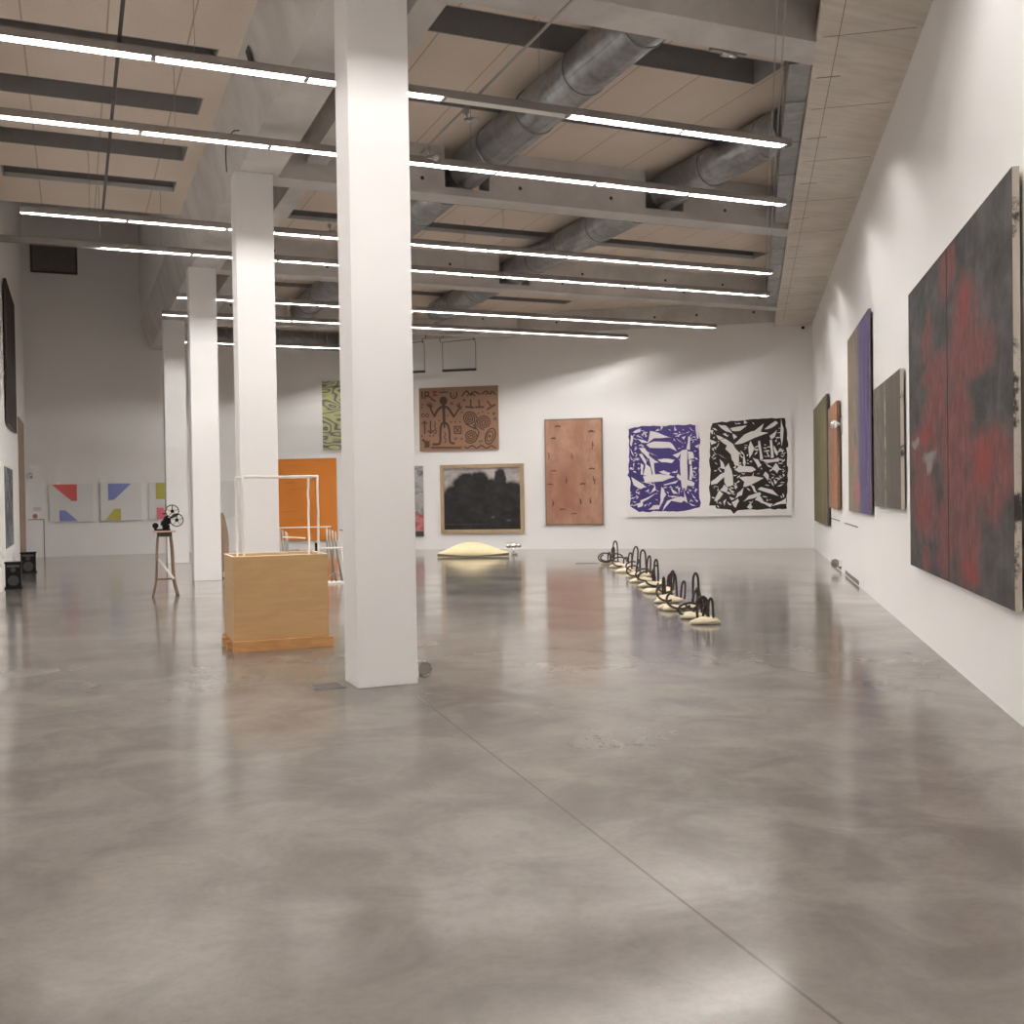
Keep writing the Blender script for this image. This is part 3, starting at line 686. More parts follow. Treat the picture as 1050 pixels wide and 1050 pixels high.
# --- brown painting with stick figure and signs
def figure(q, w, h, d):
    def T(x, y):
        u = (x - 62) / 893.; top = 100 - 35 * u; bot = 815 - 25 * u
        return (u, (bot - y) / (bot - top))
    def st(pts, wd=.032, sm=True, mi=2):
        if sm and len(pts) > 2: pts = [(p.x, p.y) for p in smooth_path([(a, b, 0) for a, b in pts], 5)]
        stroke(q, [T(*p) for p in pts], wd * 1.22, w, h, d, mi)
    def ring(cx, cy, rx, ry, wd=.03, rot=0, n=20):
        st([(cx + rx * math.cos(t) * math.cos(rot) - ry * math.sin(t) * math.sin(rot), cy + rx * math.cos(t) * math.sin(rot) + ry * math.sin(t) * math.cos(rot)) for t in [2 * pi * i / n for i in range(n + 1)]], wd, False)
    def dot(cx, cy, r): poly(q, [T(cx + r * math.cos(2 * pi * i / 8), cy + r * math.sin(2 * pi * i / 8)) for i in range(8)], w, h, d, 2, 2)
    ring(342, 240, 32, 36, .055); dot(342, 240, 26)
    st([(342, 280), (345, 400), (345, 485)], .075, False); st([(340, 300), (300, 322), (262, 365), (235, 415)], .06); st([(235, 415), (205, 350), (185, 300)], .045)
    st([(345, 300), (395, 325), (425, 370), (457, 420)], .06); st([(457, 420), (490, 370), (525, 315)], .045)
    for a in ((150, 290), (163, 268), (188, 262), (212, 278), (220, 305)): st([(188, 312), a], .028, False)
    for a in ((488, 288), (505, 270), (530, 262), (552, 305), (548, 335)): st([(520, 318), a], .028, False)
    st([(345, 480), (312, 515), (302, 600), (300, 690), (285, 728), (215, 733)], .055); st([(345, 480), (385, 515), (405, 590), (407, 680), (420, 715), (455, 722)], .055)
    st([(347, 490), (347, 540)], .05, False); st([(348, 595), (360, 620), (345, 650), (362, 685), (348, 718)], .024)
    st([(98, 140), (104, 215)], .038, False); st([(135, 215), (133, 140)], .034, False); st([(133, 142), (172, 146), (172, 176), (140, 182), (190, 198), (215, 225), (252, 245)], .034)
    st([(220, 132), (268, 186)], .03, False, 3); st([(265, 130), (222, 186)], .03, False, 3); st([(215, 140), (270, 138)], .03, False, 3); st([(218, 182), (268, 180)], .03, False, 3)
    st([(298, 146), (388, 142)], .032, False); dot(340, 118, 8)
    st([(425, 150), (428, 190), (458, 212), (490, 192), (492, 145)], .034); dot(459, 180, 9)
    st([(553, 185), (605, 130), (640, 165), (690, 138), (748, 165)], .036); st([(612, 185), (640, 160), (655, 180), (672, 160), (698, 185)], .03)
    st([(775, 165), (825, 130), (860, 162), (888, 132), (922, 165)], .036); st([(815, 170), (850, 150), (880, 168)], .03)
    st([(595, 308), (678, 316)], .05, False); st([(648, 230), (650, 308)], .04, False); st([(703, 312), (792, 310)], .05, False); st([(740, 235), (746, 310)], .04, False)
    st([(832, 336), (918, 284)], .05, False); st([(838, 245), (884, 308)], .045, False); dot(576, 235, 14)
    def spiral(cx, cy, r0, r1, turns, ph, sg=1, n=46): st([(cx + (r0 + (r1 - r0) * i / n) * math.cos(ph + sg * 2 * pi * turns * i / n), cy + (r0 + (r1 - r0) * i / n) * math.sin(ph + sg * 2 * pi * turns * i / n)) for i in range(n + 1)], .032, False)
    spiral(635, 440, 8, 80, 3, 0); spiral(796, 482, 8, 82, 3, 1.6, -1); spiral(645, 642, 8, 78, 3, 2.5)
    st([(715, 455), (690, 520), (715, 560), (735, 600), (720, 650)], .032); st([(590, 500), (640, 530), (700, 560)], .03); ring(692, 528, 16, 20, .022)
    ring(862, 640, 52, 92, .034, .35); ring(858, 640, 32, 58, .028, .35); dot(855, 640, 16)
    for a, b in (((460, 530), (535, 530)), ((535, 530), (535, 610)), ((535, 610), (460, 610)), ((460, 610), (460, 530)), ((475, 545), (520, 595)), ((520, 545), (475, 595))): st([a, b], .028, False)
    st([(195 + 15 * i, 772 + (8 if i % 2 else -10)) for i in range(23)], .030); st([(575 + 18 * i, 760 + 14 * math.sin(i * 1.05)) for i in range(20)], .032)
    st([(125, 610), (123, 472)], .036, False); st([(98, 500), (123, 470), (150, 500)], .034, False); st([(190, 470), (190, 605)], .036, False); st([(162, 580), (190, 608), (212, 580)], .034, False)
    ring(105, 405, 17, 17, .022); ring(156, 405, 18, 18, .022); st([(235, 480), (250, 505), (230, 525), (252, 550), (232, 575)], .02); ring(240, 592, 16, 20, .02)
    for (x, y) in ((425, 480), (472, 482), (525, 480), (100, 285), (95, 318), (290, 465), (388, 405), (92, 640), (180, 638), (220, 636), (548, 370), (735, 380), (778, 365), (845, 380), (742, 700), (765, 695), (535, 765), (480, 660)): dot(x, y, 9)
    for (x, y) in ((905, 385), (918, 442), (435, 268)): st([(x - 14, y - 14), (x + 14, y + 14)], .022, False); st([(x + 14, y - 14), (x - 14, y + 14)], .022, False)
    st([(455, 660), (470, 685), (490, 660)], .024, False); st([(525, 660), (540, 685), (555, 660)], .024, False)
    r = random.Random(2)
    for k in range(4): st([(130 + r.uniform(-45, 50), 710 + r.uniform(-35, 60)) for i in range(6)], .018)
def m_brownground():
    b = NB('warm_brown_ground'); uv = b.coord('UV'); n = b.noise(uv, 5, 6, .6); f = b.noise(uv, 60, 3)
    return b.done(b.mix(b.ramp(f, .5, .8, 0.0, .3), b.mix(n, (.235, .135, .085), (.315, .19, .125)), (.18, .10, .06)), .75, 0.0, .12)
place_painting('painting', 'brown painting of a dark stick figure among spirals and signs', on_back(10.355, 3.0), RZ_B, 2.49, 1.93, m_brownground(), RAWCANVAS, .04, .02, figure, [plain('dark_brown_line', (.055, .024, .014), .7), plain('dull_red_line', (.16, .045, .035), .7)])

# --- dark trees in wooden frame
def m_forest():
    b = NB('charcoal_wood_landscape'); uv = b.coord('UV'); u, v, z = b.sep(uv)
    wp = b.warp(uv, .06, 9, 5)
    n = b.noise(uv, 5, 6, .7); f = b.noise(uv, 30, 4, .7)
    sky = b.mix(b.ramp(n, .3, .7), (.25, .22, .205), (.46, .43, .41))
    dark = b.mix(b.ramp(n, .35, .75), (.018, .016, .016), (.036, .034, .036))
    dark = b.mix(b.ramp(f, .55, .8, 0.0, .3), dark, (.06, .06, .062))
    L = [(.30, .66, .20, .27), (.46, .68, .16, .28), (.18, .48, .22, .26), (.62, .55, .2, .28), (.74, .74, .085, .26), (.74, .62, .13, .2), (.90, .52, .16, .26), (.05, .35, .2, .25)]
    mk = b.math('MAXIMUM', b.blobs(wp, L, .16), b.ramp(b.sep(wp)[1], .52, .44))
    c = b.mix(mk, sky, dark)
    c = b.mix(b.math('MULTIPLY', b.ramp(b.math('ABSOLUTE', b.math('SUBTRACT', v, .085)), .008, .002, 0.0, .35), b.ramp(u, .8, .1)), c, (.14, .12, .11))
    c = b.mix(b.math('MULTIPLY', b.blobs(wp, [(.64, .20, .022, .02), (.84, .15, .03, .015)], .5), .5), c, (.13, .13, .125))
    return b.done(c, .75, 0.0, .12)
t = thing('framed_painting', 'dark painting of black trees in a pale wooden frame, low on the back wall', 'painting', on_back(9.66, .49, 0), RZ_B)
fw, fh, b_ = 2.6, 2.08, .11
q = MB(); q.box(-fw / 2, fw / 2, -.09, -.01, 0, b_).box(-fw / 2, fw / 2, -.09, -.01, fh - b_, fh).box(-fw / 2, -fw / 2 + b_, -.09, -.01, b_, fh - b_).box(fw / 2 - b_, fw / 2, -.09, -.01, b_, fh - b_)
q.build('frame', m_wood('pale_frame_wood', (.33, .235, .135), (.43, .32, .20)), t)
q = MB(); x = fw / 2 - b_; q.face([(-x, -.05, b_), (x, -.05, b_), (x, -.05, fh - b_), (-x, -.05, fh - b_)], 0, [(0, 0), (1, 0), (1, 1), (0, 1)])
q.box(-x, x, -.045, -.02, b_, fh - b_, 0); q.build('canvas', m_forest(), t)

# --- orange, contour and narrow collage paintings, left part of back wall
def m_orange():
    b = NB('orange_paint'); uv = b.coord('UV'); n = b.noise(b.scale(uv, (1.5, 22, 1)), 1.0, 4, .6); g = b.noise(uv, 3, 4)
    c = b.mix(g, (.66, .225, .04), (.72, .26, .06))
    return b.done(b.mix(b.ramp(n, .60, .68, 0.0, .35), c, (.33, .10, .025)), .75, 0.0, .12)
place_painting('painting', 'plain orange painting between the second and the near column', on_back(15.4, .29), RZ_B, 2.16, 2.575, m_orange(), GROUND, .05, .02)
def m_contour():
    b = NB('yellow_contour_paint'); uv = b.coord('UV'); s = b.scale(uv, (1.0, 2.6, 1))
    n = b.noise(s, 1.7, 1.2, .5, .2)
    r = b.math('FRACT', b.math('MULTIPLY', n, 13.0))
    c = b.colramp(r, [(0, (.10, .095, .08)), (.14, (.26, .255, .21)), (.34, (.42, .41, .24)), (.52, (.50, .48, .15)), (.68, (.42, .42, .30)), (.84, (.24, .24, .20)), (.96, (.12, .11, .09))])
    return b.done(c, .75, 0.0, .12)
place_painting('painting', 'yellow and grey painting of nested contour lines, left of the near column', on_back(13.95, 3.12), RZ_B, 1.62, 2.14, m_contour(), RAWCANVAS, .05, .02)
def m_collage():
    b = NB('grey_red_collage'); uv = b.coord('UV'); u, v, z = b.sep(uv)
    n = b.noise(b.scale(uv, (4, 9, 1)), 1.0, 6, .75, 1.0)
    c = b.colramp(n, [(.3, (.08, .08, .08)), (.45, (.25, .245, .24)), (.55, (.42, .40, .38)), (.7, (.20, .19, .19))])
    red = b.mix(b.ramp(n, .4, .6), (.36, .07, .075), (.48, .24, .24))
    c = b.mix(b.ramp(v, .34, .30), c, red); return b.done(b.mix(b.ramp(v, .09, .06), c, (.055, .05, .05)), .75, 0.0, .12)
place_painting('painting', 'grey collage painting with a red lower part, peeping out right of the near column', on_back(12.15, .40), RZ_B, 1.28, 2.16, m_collage(), RAWCANVAS, .04, .02)

# --- coloured triangle series, far wall
SERIES_BG = plain('pale_grey_blue_canvas', (.70, .705, .69), .7, 0, .03)
CORAL = plain('coral_red_paint', (.62, .13, .12), .6, 0.0, .08, 12.0, .12); LILAC = plain('lilac_blue_paint', (.24, .27, .58), .6, 0.0, .08, 12.0, .12); MUST = plain('mustard_yellow_paint', (.50, .46, .11), .6, 0.0, .08, 12.0, .12); PINK = plain('rose_pink_paint', (.66, .18, .22), .6, 0.0, .08, 12.0, .12)
def series(x0, x1, z0, z1, label, shapes, box):
    bx0, by0, bx1, by1 = box
    def ex(q, w, h, d):
        for pts, mi in shapes: poly(q, [((x - bx0) / (bx1 - bx0), (by1 - y) / (by1 - by0)) for x, y in pts], w, h, d, mi, 1)
    place_painting('painting', label, Vector(((x0 + x1) / 2, CY, z0)), 0, x1 - x0, z1 - z0, SERIES_BG, RAWCANVAS, .04, .02, ex, [CORAL, LILAC, MUST, PINK], 'grey canvases with coloured shapes')
series(-.69, .50, 1.02, 2.15, 'grey canvas with a coral shape above a small lilac one, leftmost of the row', [([(230,510),(343,509),(343,585),(318,585)], 2), ([(262,627),(290,627),(345,676),(262,676)], 3)], (218, 507, 415, 680))
series(.71, 1.87, 1.04, 2.16, 'grey canvas with a lilac shape above a mustard one, second of the row', [([(483,507),(590,507),(510,580),(483,582)], 3), ([(470,670),(510,620),(540,620),(540,670)], 4)], (448, 505, 635, 672))
series(2.08, 3.26, 1.03, 2.17, 'grey canvas with a mustard block above a pink one, half hidden by the farthest column', [([(703,503),(765,503),(765,575),(703,575)], 4), ([(705,613),(735,613),(752,640),(752,664),(705,664)], 5)], (670, 501, 855, 667))
series(3.46, 4.64, 1.08, 2.19, 'grey canvas showing between the third and second column', [([(30,0),(60,0),(60,40),(30,30)], 2)], (0, 0, 100, 100))

# --- left wall pictures
def m_dark():
    b = NB('black_brown_paint'); uv = b.coord('UV'); n = b.noise(uv, 4, 5)
    return b.done(b.mix(n, (.020, .017, .015), (.05, .043, .038)), .75, 0.0, .12)
RZ_L = pi / 2
place_painting('painting', 'large black painting hung high on the left wall', Vector((LX, 25.65, 3.24)), RZ_L, 3.3, 3.0, m_dark(), DARKST, .05, .03)
def m_bluegrey():
    b = NB('slate_blue_paint'); uv = b.coord('UV'); n = b.noise(b.scale(uv, (6, 3, 1)), 1.0, 6, .7, 1.2)
    return b.done(b.colramp(n, [(.3, (.03, .032, .045)), (.5, (.11, .115, .14)), (.62, (.30, .30, .32)), (.75, (.07, .07, .09))]), .75, 0.0, .12)
t = thing('framed_picture', 'slate blue abstract picture in a white frame, low on the left wall', 'painting', (LX, 24.0, .60), RZ_L)
w_, h_ = 4.0, 1.83
MB().box(-w_ / 2, w_ / 2, -.06, 0, 0, .1).box(-w_ / 2, w_ / 2, -.06, 0, h_ - .1, h_).box(-w_ / 2, -w_ / 2 + .35, -.06, 0, .1, h_ - .1).box(w_ / 2 - .35, w_ / 2, -.06, 0, .1, h_ - .1).build('frame', WHITE, t)
q = MB(); q.face([(-1.65, -.04, .1), (1.65, -.04, .1), (1.65, -.04, 1.73), (-1.65, -.04, 1.73)], 0, [(0, 0), (1, 0), (1, 1), (0, 1)]); q.box(-1.65, 1.65, -.035, 0, .1, 1.73); q.build('canvas', m_bluegrey(), t)

# ------------------------------------------------------------------ things on the walls
structure(MB().box(LX, LX + .03, 29.4, 32.2, 0, 3.8).build('door_1', TANW), 'tall brown door panel on the left wall near the far corner', 'door')
q = MB(); q.box(-1.25, -.86, CY - .012, CY, 0, 1.1).box(-.86, -.84, CY - .014, CY, 0, 1.12, 1).box(-1.27, -.84, CY - .014, CY, 1.1, 1.12, 1)
structure(q.build('door_2', [WALL, DGAP]), 'low white hatch door in the far wall below the sign', 'door')
t = thing('wall_sign', 'small red and white round sign plate above the hatch door', 'sign', (-1.08, CY, 1.21))
MB().box(-.09, .09, -.012, 0, -.08, .08).build('plate', WHITE, t)
MB().tube([(.055 * math.cos(2 * pi * i / 20), -.014, .055 * math.sin(2 * pi * i / 20)) for i in range(21)], .014, 6).bar((-.038, -.014, .038), (.038, -.014, -.038), .02).build('red_ring', plain('sign_red', (.35, .05, .04), .5), t, bevel=0)
MB().box(-.03, .03, -.018, -.012, -.02, .02).build('pictogram', BLACK, t)
tag(MB().box(-.1, .1, -.006, 0, -.06, .06).build('notice', plain('pale_notice', (.60, .58, .55), .6), None, (-1.02, CY, 1.42)), 'faint pale notice above the red sign', 'notice')
def chrome_ball(loc, rz, label):
    t = thing('ball_lamp', label, 'wall lamp', loc, rz)
    MB().tube([(0, 0, 0), (0, -.10, 0)], .025, 8).tube([(0, -.012, 0), (0, 0, 0)], .05, 12).build('bracket', STEEL, t)
    MB().ball((0, -.17, 0), .10).build('ball', CHROME, t)
chrome_ball((-1.18, CY, 2.39), 0, 'round chrome ball fitting on the far wall near the left corner')
t = thing('ball_lamp', 'silvery glass fitting on the right wall beside the rust painting', 'wall lamp', on_right(9.45, 2.88), RZ_R)
MB().box(-.05, .05, -.03, 0, -.16, .14).tube([(0, 0, .02), (0, -.10, .02)], .045, 10).build('bracket', STEEL, t)
MB().ball((0, -.15, .02), .085, .075, .085).build('ball', CHROME, t)
def ring_fit(loc, rz, label, r=.062):
    t = thing('ring_fitting', label, 'wall fitting', loc, rz)
    MB().box(-.035, .035, -.05, 0, -.03, .10).build('bracket', WHITE, t, bevel=.004)
    MB().box(-.02, .02, -.04, 0, -.05, -.03).build('foot', BLACK, t)
    P = [(.0, -.05 - r + r * math.cos(2 * pi * i / 24), .035 + r * math.sin(2 * pi * i / 24)) for i in range(25)]
    MB().tube(P, .014, 8, cap=False).build('ring', plain('dark_chrome', (.40, .38, .36), .15, 1.0), t)
    q = MB(); q.tube([(-.012, -.05 - r, .035), (.012, -.05 - r, .035)], r - .01, 20); q.build('lens', plain('grey_lens', (.42, .39, .37), .12, .9), t)
ring_fit((2.69, 8.78, .055), pi / 2, 'small chrome ring on a white block at the foot of the near column')
ring_fit(on_right(9.0, .13), RZ_R, 'small grey ring fitting at the foot of the right wall', .07)
def slot(a0, a1, z, h, label):
    L = a1 - a0
    q = MB(); q.box(-L / 2, L / 2, -.008, 0, 0, h)
    tag(q.build('wall_slot', plain('slot_grey', (.16, .145, .13), .7), None, on_right((a0 + a1) / 2, z), RZ_R), label, 'slot', 'thin dark slots in the right wall')
slot(6.4, 8.7, .99, .02, 'thin dark slot low under the rust painting'); slot(9.8, 12.3, .98, .02, 'thin dark slot low under the tall violet canvas')
slot(6.5, 8.9, .02, .07, 'dark slot along the floor below the ring fitting'); slot(9.9, 12.4, .02, .07, 'dark slot along the floor nearer than the ring fitting')
t = thing('vent_grille', 'dark square vent grille high on the far wall at the left', 'vent', (-.43, CY, 8.35))
MB().box(-.64, .64, -.05, 0, 0, .06).box(-.64, .64, -.05, 0, .89, .95).box(-.64, -.58, -.05, 0, .06, .89).box(.58, .64, -.05, 0, .06, .89).build('frame', DARKST, t)
q = MB()
for i in range(12): q.box(-.58, .58, -.045, -.012, .08 + .068 * i, .10 + .068 * i)
q.box(-.58, .58, -.01, 0, .06, .89); q.build('louvres', plain('grey_louvres', (.20, .185, .17), .6), t)
# thin hanging bars in front of the back wall
def hang_bar(a0, a1, z0, z1, label):
    c = on_back((a0 + a1) / 2, z1, .35); L = a1 - a0
    t = thing('hanging_bar', label, 'hanging bar', c, RZ_B, 'wire hung bars on the back wall')
    MB().bar((-L / 2, 0, z0 - z1), (L / 2, 0, z0 - z1), .05, .07).build('bar', DARKST, t)
    for s in (-1, 1):
        MB().tube([(s * L / 2 * .98, 0, z0 - z1), (s * L / 2 * .98, 0, 0)], .008, 5).build('wire', DARKST, t)
    MB().bar((-L / 2, 0, 0), (L / 2, 0, .06), .016).build('top_rod', DARKST, t)
    for s in (-1, 1): MB().tube([(s * L / 2 - .05, 0, .0), (s * L / 2 - .08, 0, .12), (s * L / 2 + .04, 0, .16), (s * L / 2 + .03, 0, .6)], .012, 6).build('hook', DARKST, t)
hang_bar(9.7, 10.75, 5.40, 6.25, 'thin wire frame with a dark lower bar, hung above the stick figure painting')
hang_bar(11.3, 12.4, 5.40, 6.25, 'thin wire frame with a dark lower bar, mostly hidden by the near column')
q = MB().box(-.05, .05, -.008, 0, -.05, .05); q.box(-.02, .02, -.014, -.008, -.02, .02)
tag(q.build('switch_plate', WHITE, None, on_back(.2, 1.5), RZ_B), 'faint white switch plate right of the shard canvas', 'switch')

# ------------------------------------------------------------------ plywood crate with white rod frame
t = thing('crate', 'plywood crate on orange pine runners in front of the second column', 'crate', (2.02, 11.27, 0))
w = .5; dp = .74; z0, z1 = .12, 1.0
MB().box(-w, w, 0, .018, z0, z1).build('front_panel', PLY, t)
MB().box(-w, w, dp - .018, dp, z0, z1).build('rear_panel', PLY, t)
for s in (-1, 1): MB().box(s * w - (.018 if s > 0 else 0), s * w + (.018 if s < 0 else 0), .018, dp - .018, z0, z1).build('side_panel', PLY, t)
MB().box(-w + .018, w - .018, .018, dp - .018, z1 - .05, z1 - .03).build('lid', PLYEDGE, t)
q = MB(); e_ = .022
q.box(-w - .002, w + .002, -.002, e_, z1, z1 + .004).box(-w - .002, w + .002, dp - e_, dp + .002, z1, z1 + .004).box(-w - .002, -w + e_, e_, dp - e_, z1, z1 + .004).box(w - e_, w + .002, e_, dp - e_, z1, z1 + .004)
q.build('rim', PLYEDGE, t)
MB().box(-w - .02, w + .04, -.05, -.002, .0, .115).build('runner', PINE, t, bevel=.004)
MB().box(-w - .02, w + .04, dp + .002, dp + .05, .0, .115).build('runner', PINE, t, bevel=.004)
for y_ in (.16, .5): MB().box(-w - .06, w + .03, y_, y_ + .07, .0, .10).build('bearer', PINE, t, bevel=.004)
MB().box(-w, w, 0, dp, .10, .12).build('pallet_board', PINE, t)
t = thing('rod_frame', 'thin white rod frame standing in the plywood crate', 'frame', (2.02, 11.27, .97))
rn = random.Random(8)
def wob(a, b, n=9, amp=.004):
    a, b = Vector(a), Vector(b); return [a.lerp(b, i / n) + Vector((rn.uniform(-amp, amp), rn.uniform(-amp, amp), rn.uniform(-amp, amp))) for i in range(n + 1)]
X0, X1, YA, YB, ZT = -.37, .43, .12, .62, .875
for x in (X0, X1):
    for y in (YA, YB): MB().tube(wob((x, y, 0), (x, y, ZT)), .012, 8).build('post', WHITE, t)
for a, b in (((X0, YA, ZT), (X1, YA, ZT)), ((X0, YB, ZT), (X1, YB, ZT)), ((X0, YA, ZT), (X0, YB, ZT)), ((X1, YA, ZT), (X1, YB, ZT))): MB().tube(wob(a, b), .012, 8).build('top_rod', WHITE, t)

# floor box cover near the column
t = thing('floor_box', 'small grey metal floor cover beside the near column', 'floor cover', (1.95, 8.82, 0))
MB().box(-.12, .12, -.11, .11, 0, .006).build('cover', plain('floor_cover_grey', (.10, .092, .085), .8, 0.0, .08, 12.0, .1), t)
MB().box(-.13, .13, -.12, -.11, 0, .008).box(-.13, .13, .11, .12, 0, .008).box(-.13, -.12, -.11, .11, 0, .008).box(.12, .13, -.11, .11, 0, .008).build('edge_trim', plain('worn_trim', (.20, .185, .17), .7, 0.0, .08, 12.0, .1), t)

# ------------------------------------------------------------------ tall stool and reel machine
t = thing('stool', 'tall brown bow legged stool carrying the reel machine', 'stool', (1.38, 18.6, 0), 0)
MB().box(-.17, .18, -.14, .14, 1.075, 1.10).build('seat', PINKW, t, bevel=.005)
MB().box(-.11, .12, -.1, .1, 1.0, 1.074).build('apron', m_wood('dark_stained_wood', (.035, .018, .012), (.07, .04, .028)), t)
for sx, sy in ((-1, -1), (1, -1), (1, 1)):
    P = smooth_path([(sx * .105, sy * .08, 1.0), (sx * .125, sy * .10, .78), (sx * .135, sy * .11, .5), (sx * .15, sy * .12, .25), (sx * .205, sy * .15, .0)], 4)
    MB().tube(P, .021, 8).build('leg', BROWNW, t)
MB().bar((-.14, -.115, .29), (.14, -.115, .29), .03).build('stretcher', BROWNW, t)
MB().bar((-.10, -.13, .63), (.135, -.13, .29), .035, .035).build('diagonal_bar', WHITE, t)
t = thing('reel_machine', 'black machine with two white spoked reels on the tall stool', 'projector', (1.38, 18.6, 1.10), 0)
q = MB(); q.box(-.15, .1, -.05, .05, 0, .03).box(-.02, .09, -.06, .06, .03, .10); q.build('base', BLACK, t, bevel=.004)
MB().tube([(-.135, -.03, .085), (-.135, .03, .085)], .05, 16).build('small_wheel', BLACK, t)
MB().box(-.155, -.115, -.03, .03, .02, .07).build('wheel_bracket', BLACK, t)
q = MB(); M_ = Matrix.Translation((.04, 0, .15)) @ Matrix.Rotation(.5, 4, 'Y'); q.box(-.06, .05, -.05, .05, -.09, .08, 0, M_); q.tube([(.0, -.07, .13), (.0, .07, .13)], .045, 12).build('body', BLACK, t, bevel=.004)
q = MB(); q.bar((.02, 0, .20), (.12, 0, .315), .03).bar((.03, 0, .1), (.19, 0, .17), .03).bar((-.02, 0, .285), (.1, 0, .29), .02); q.build('reel_arm', BLACK, t)
def reel(cx, cz):
    q = MB(); n = 24; R = .105; y = -.05
    q.tube([(cx, y - .006, cz), (cx, y + .006, cz)], R, n)
    r_ = q.build('reel', WHITE, t)
    MB().tube([(cx + R * math.cos(2 * pi * i / n), y - .002, cz + R * math.sin(2 * pi * i / n)) for i in range(n + 1)], .009, 6, cap=False).build('rim', BLACK, r_)
    q = MB(); q.tube([(cx, y - .014, cz), (cx, y + .04, cz)], .03, 14)
    for k in range(5):
        a = 2 * pi * k / 5 + .3; q.bar((cx, y - .009, cz), (cx + R * math.cos(a), y - .009, cz + R * math.sin(a)), .014, .006)
    q.build('spokes', BLACK, r_)
reel(.135, .325); reel(.205, .175)

# bowed plank behind the third column
t = thing('bowed_plank', 'tall bowed brown plank standing behind the third column', 'plank', (2.72, 22.12, 0))
q = MB(); n = 14; P = []
for i in range(n + 1):
    z = .02 + 1.32 * i / n; b_ = .085 + .10 * math.sin(pi * i / n) ** .8; P.append((-.12, b_, z))
for i in range(n):
    a, b = P[i], P[i + 1]
    for y, f in ((0, 1), (.04, -1)):
        c = [(a[0], y, a[2]), (a[1], y, a[2]), (b[1], y, b[2]), (b[0], y, b[2])]; q.face(c if f > 0 else c[::-1])
    q.face([(a[1], 0, a[2]), (a[1], .04, a[2]), (b[1], .04, b[2]), (b[1], 0, b[2])]); q.face([(a[0], .04, a[2]), (a[0], 0, a[2]), (b[0], 0, b[2]), (b[0], .04, b[2])])
q.face([(P[-1][0], 0, P[-1][2]), (P[-1][1], 0, P[-1][2]), (P[-1][1], .04, P[-1][2]), (P[-1][0], .04, P[-1][2])])
q.build('board', TANW, t); MB().box(.06, .13, -.06, 0, .03, .13).build('white_block', WHITE, t); MB().box(-.12, .1, -.03, .07, 0, .02).build('foot', BROWNW, t)

# ------------------------------------------------------------------ steel tube rack behind the near column
t = thing('tube_rack', 'silvery steel tube rack between plywood crate and near column', 'rack', (3.95, 19.6, 0))
TUBEM = plain('brushed_tube', (.36, .31, .26), .35, .5)
q = MB()
for x0_, x1_ in ((.36, .74), (-.50, -.20)):
    for y in (-.12, .14): q.tube([(x0_, y, .02), (x1_, y, .02)], .016, 8)
q.tube([(-.5, .14, .02), (.74, .14, .02)], .014, 8); q.build('base_rails', WHITE, t)
for sx, xs in ((-1, (-.46, -.40, -.33, -.30)), (1, (.42, .48, .55, .62))):
    for i, x in enumerate(xs):
        dx = .10 * (1 if i % 2 else -.4) * sx
        MB().tube([(x + dx, -.1 + .06 * i, .03), (x, -.06 + .05 * i, .66), (x - .01, -.05 + .05 * i, 1.06 - .03 * i)], .017, 8).build('upright', TUBEM, t)
MB().tube([(-.46, -.02, 1.07), (.50, -.02, 1.07)], .010, 8).build('top_rail', WHITE, t)
MB().tube([(-.42, -.1, .90), (.0, -.1, .87)], .014, 8).build('side_rail', WHITE, t)
MB().tube([(.22, -.1, .67), (.70, -.1, .67)], .017, 8).build('middle_rail', WHITE, t)
MB().tube([(.68, -.08, .66), (.76, -.12, .04)], .012, 8).build('slanted_leg', WHITE, t)
MB().tube([(.30, -.12, .05), (.56, -.1, .22), (.72, -.12, .05)], .012, 8).build('foot_brace', TUBEM, t)
MB().box(.18, .24, -.1, -.06, .56, .78).build('clamp', BLACK, t); MB().box(-.30, -.10, -.02, .05, .60, .66).build('clamp_block', STEEL, t)
MB().tube([(.66, -.05, 1.0), (.78, -.05, .99)], .008, 6).build('peg', BLACK, t)

# ------------------------------------------------------------------ speakers by the left wall
def speaker(x, y, w, dp, h, label):
    t = thing('speaker', label, 'speaker', (x, y, 0), 0, 'black boxes by the left wall')
    MB().box(-w / 2, w / 2, 0, dp, .03, h - .025).build('cabinet', BLACK, t, bevel=.006)
    MB().box(-w / 2 - .015, w / 2 + .015, -.015, dp + .015, h - .025, h).build('top_plate', BLACK, t)
    MB().box(-w / 2 - .015, w / 2 + .02, -.02, dp + .015, 0, .03).build('base_plate', BLACK, t)
    q = MB(); q.tube([(0, -.004, h * .32), (0, .002, h * .32)], w * .36, 20).tube([(0, -.004, h * .72), (0, .002, h * .72)], w * .17, 16); q.build('driver', plain('speaker_cone', (.03, .028, .026), .6), t)
    MB().box(-w * .4, w * .4, -.006, 0, h - .09, h - .05).build('name_plate', DARKST, t)
speaker(-1.085, 21.6, .27, .3, .5, 'black box speaker on the floor at the left edge, nearer of the two')
speaker(-1.01, 26.4, .31, .32, .47, 'black box speaker on the floor at the left, farther one')
tag(MB().box(0, .06, -.2, .2, 0, .42).build('wall_box', WHITE, None, (LX, 21.2, 0)), 'low white box on the left wall beside the near speaker', 'box')

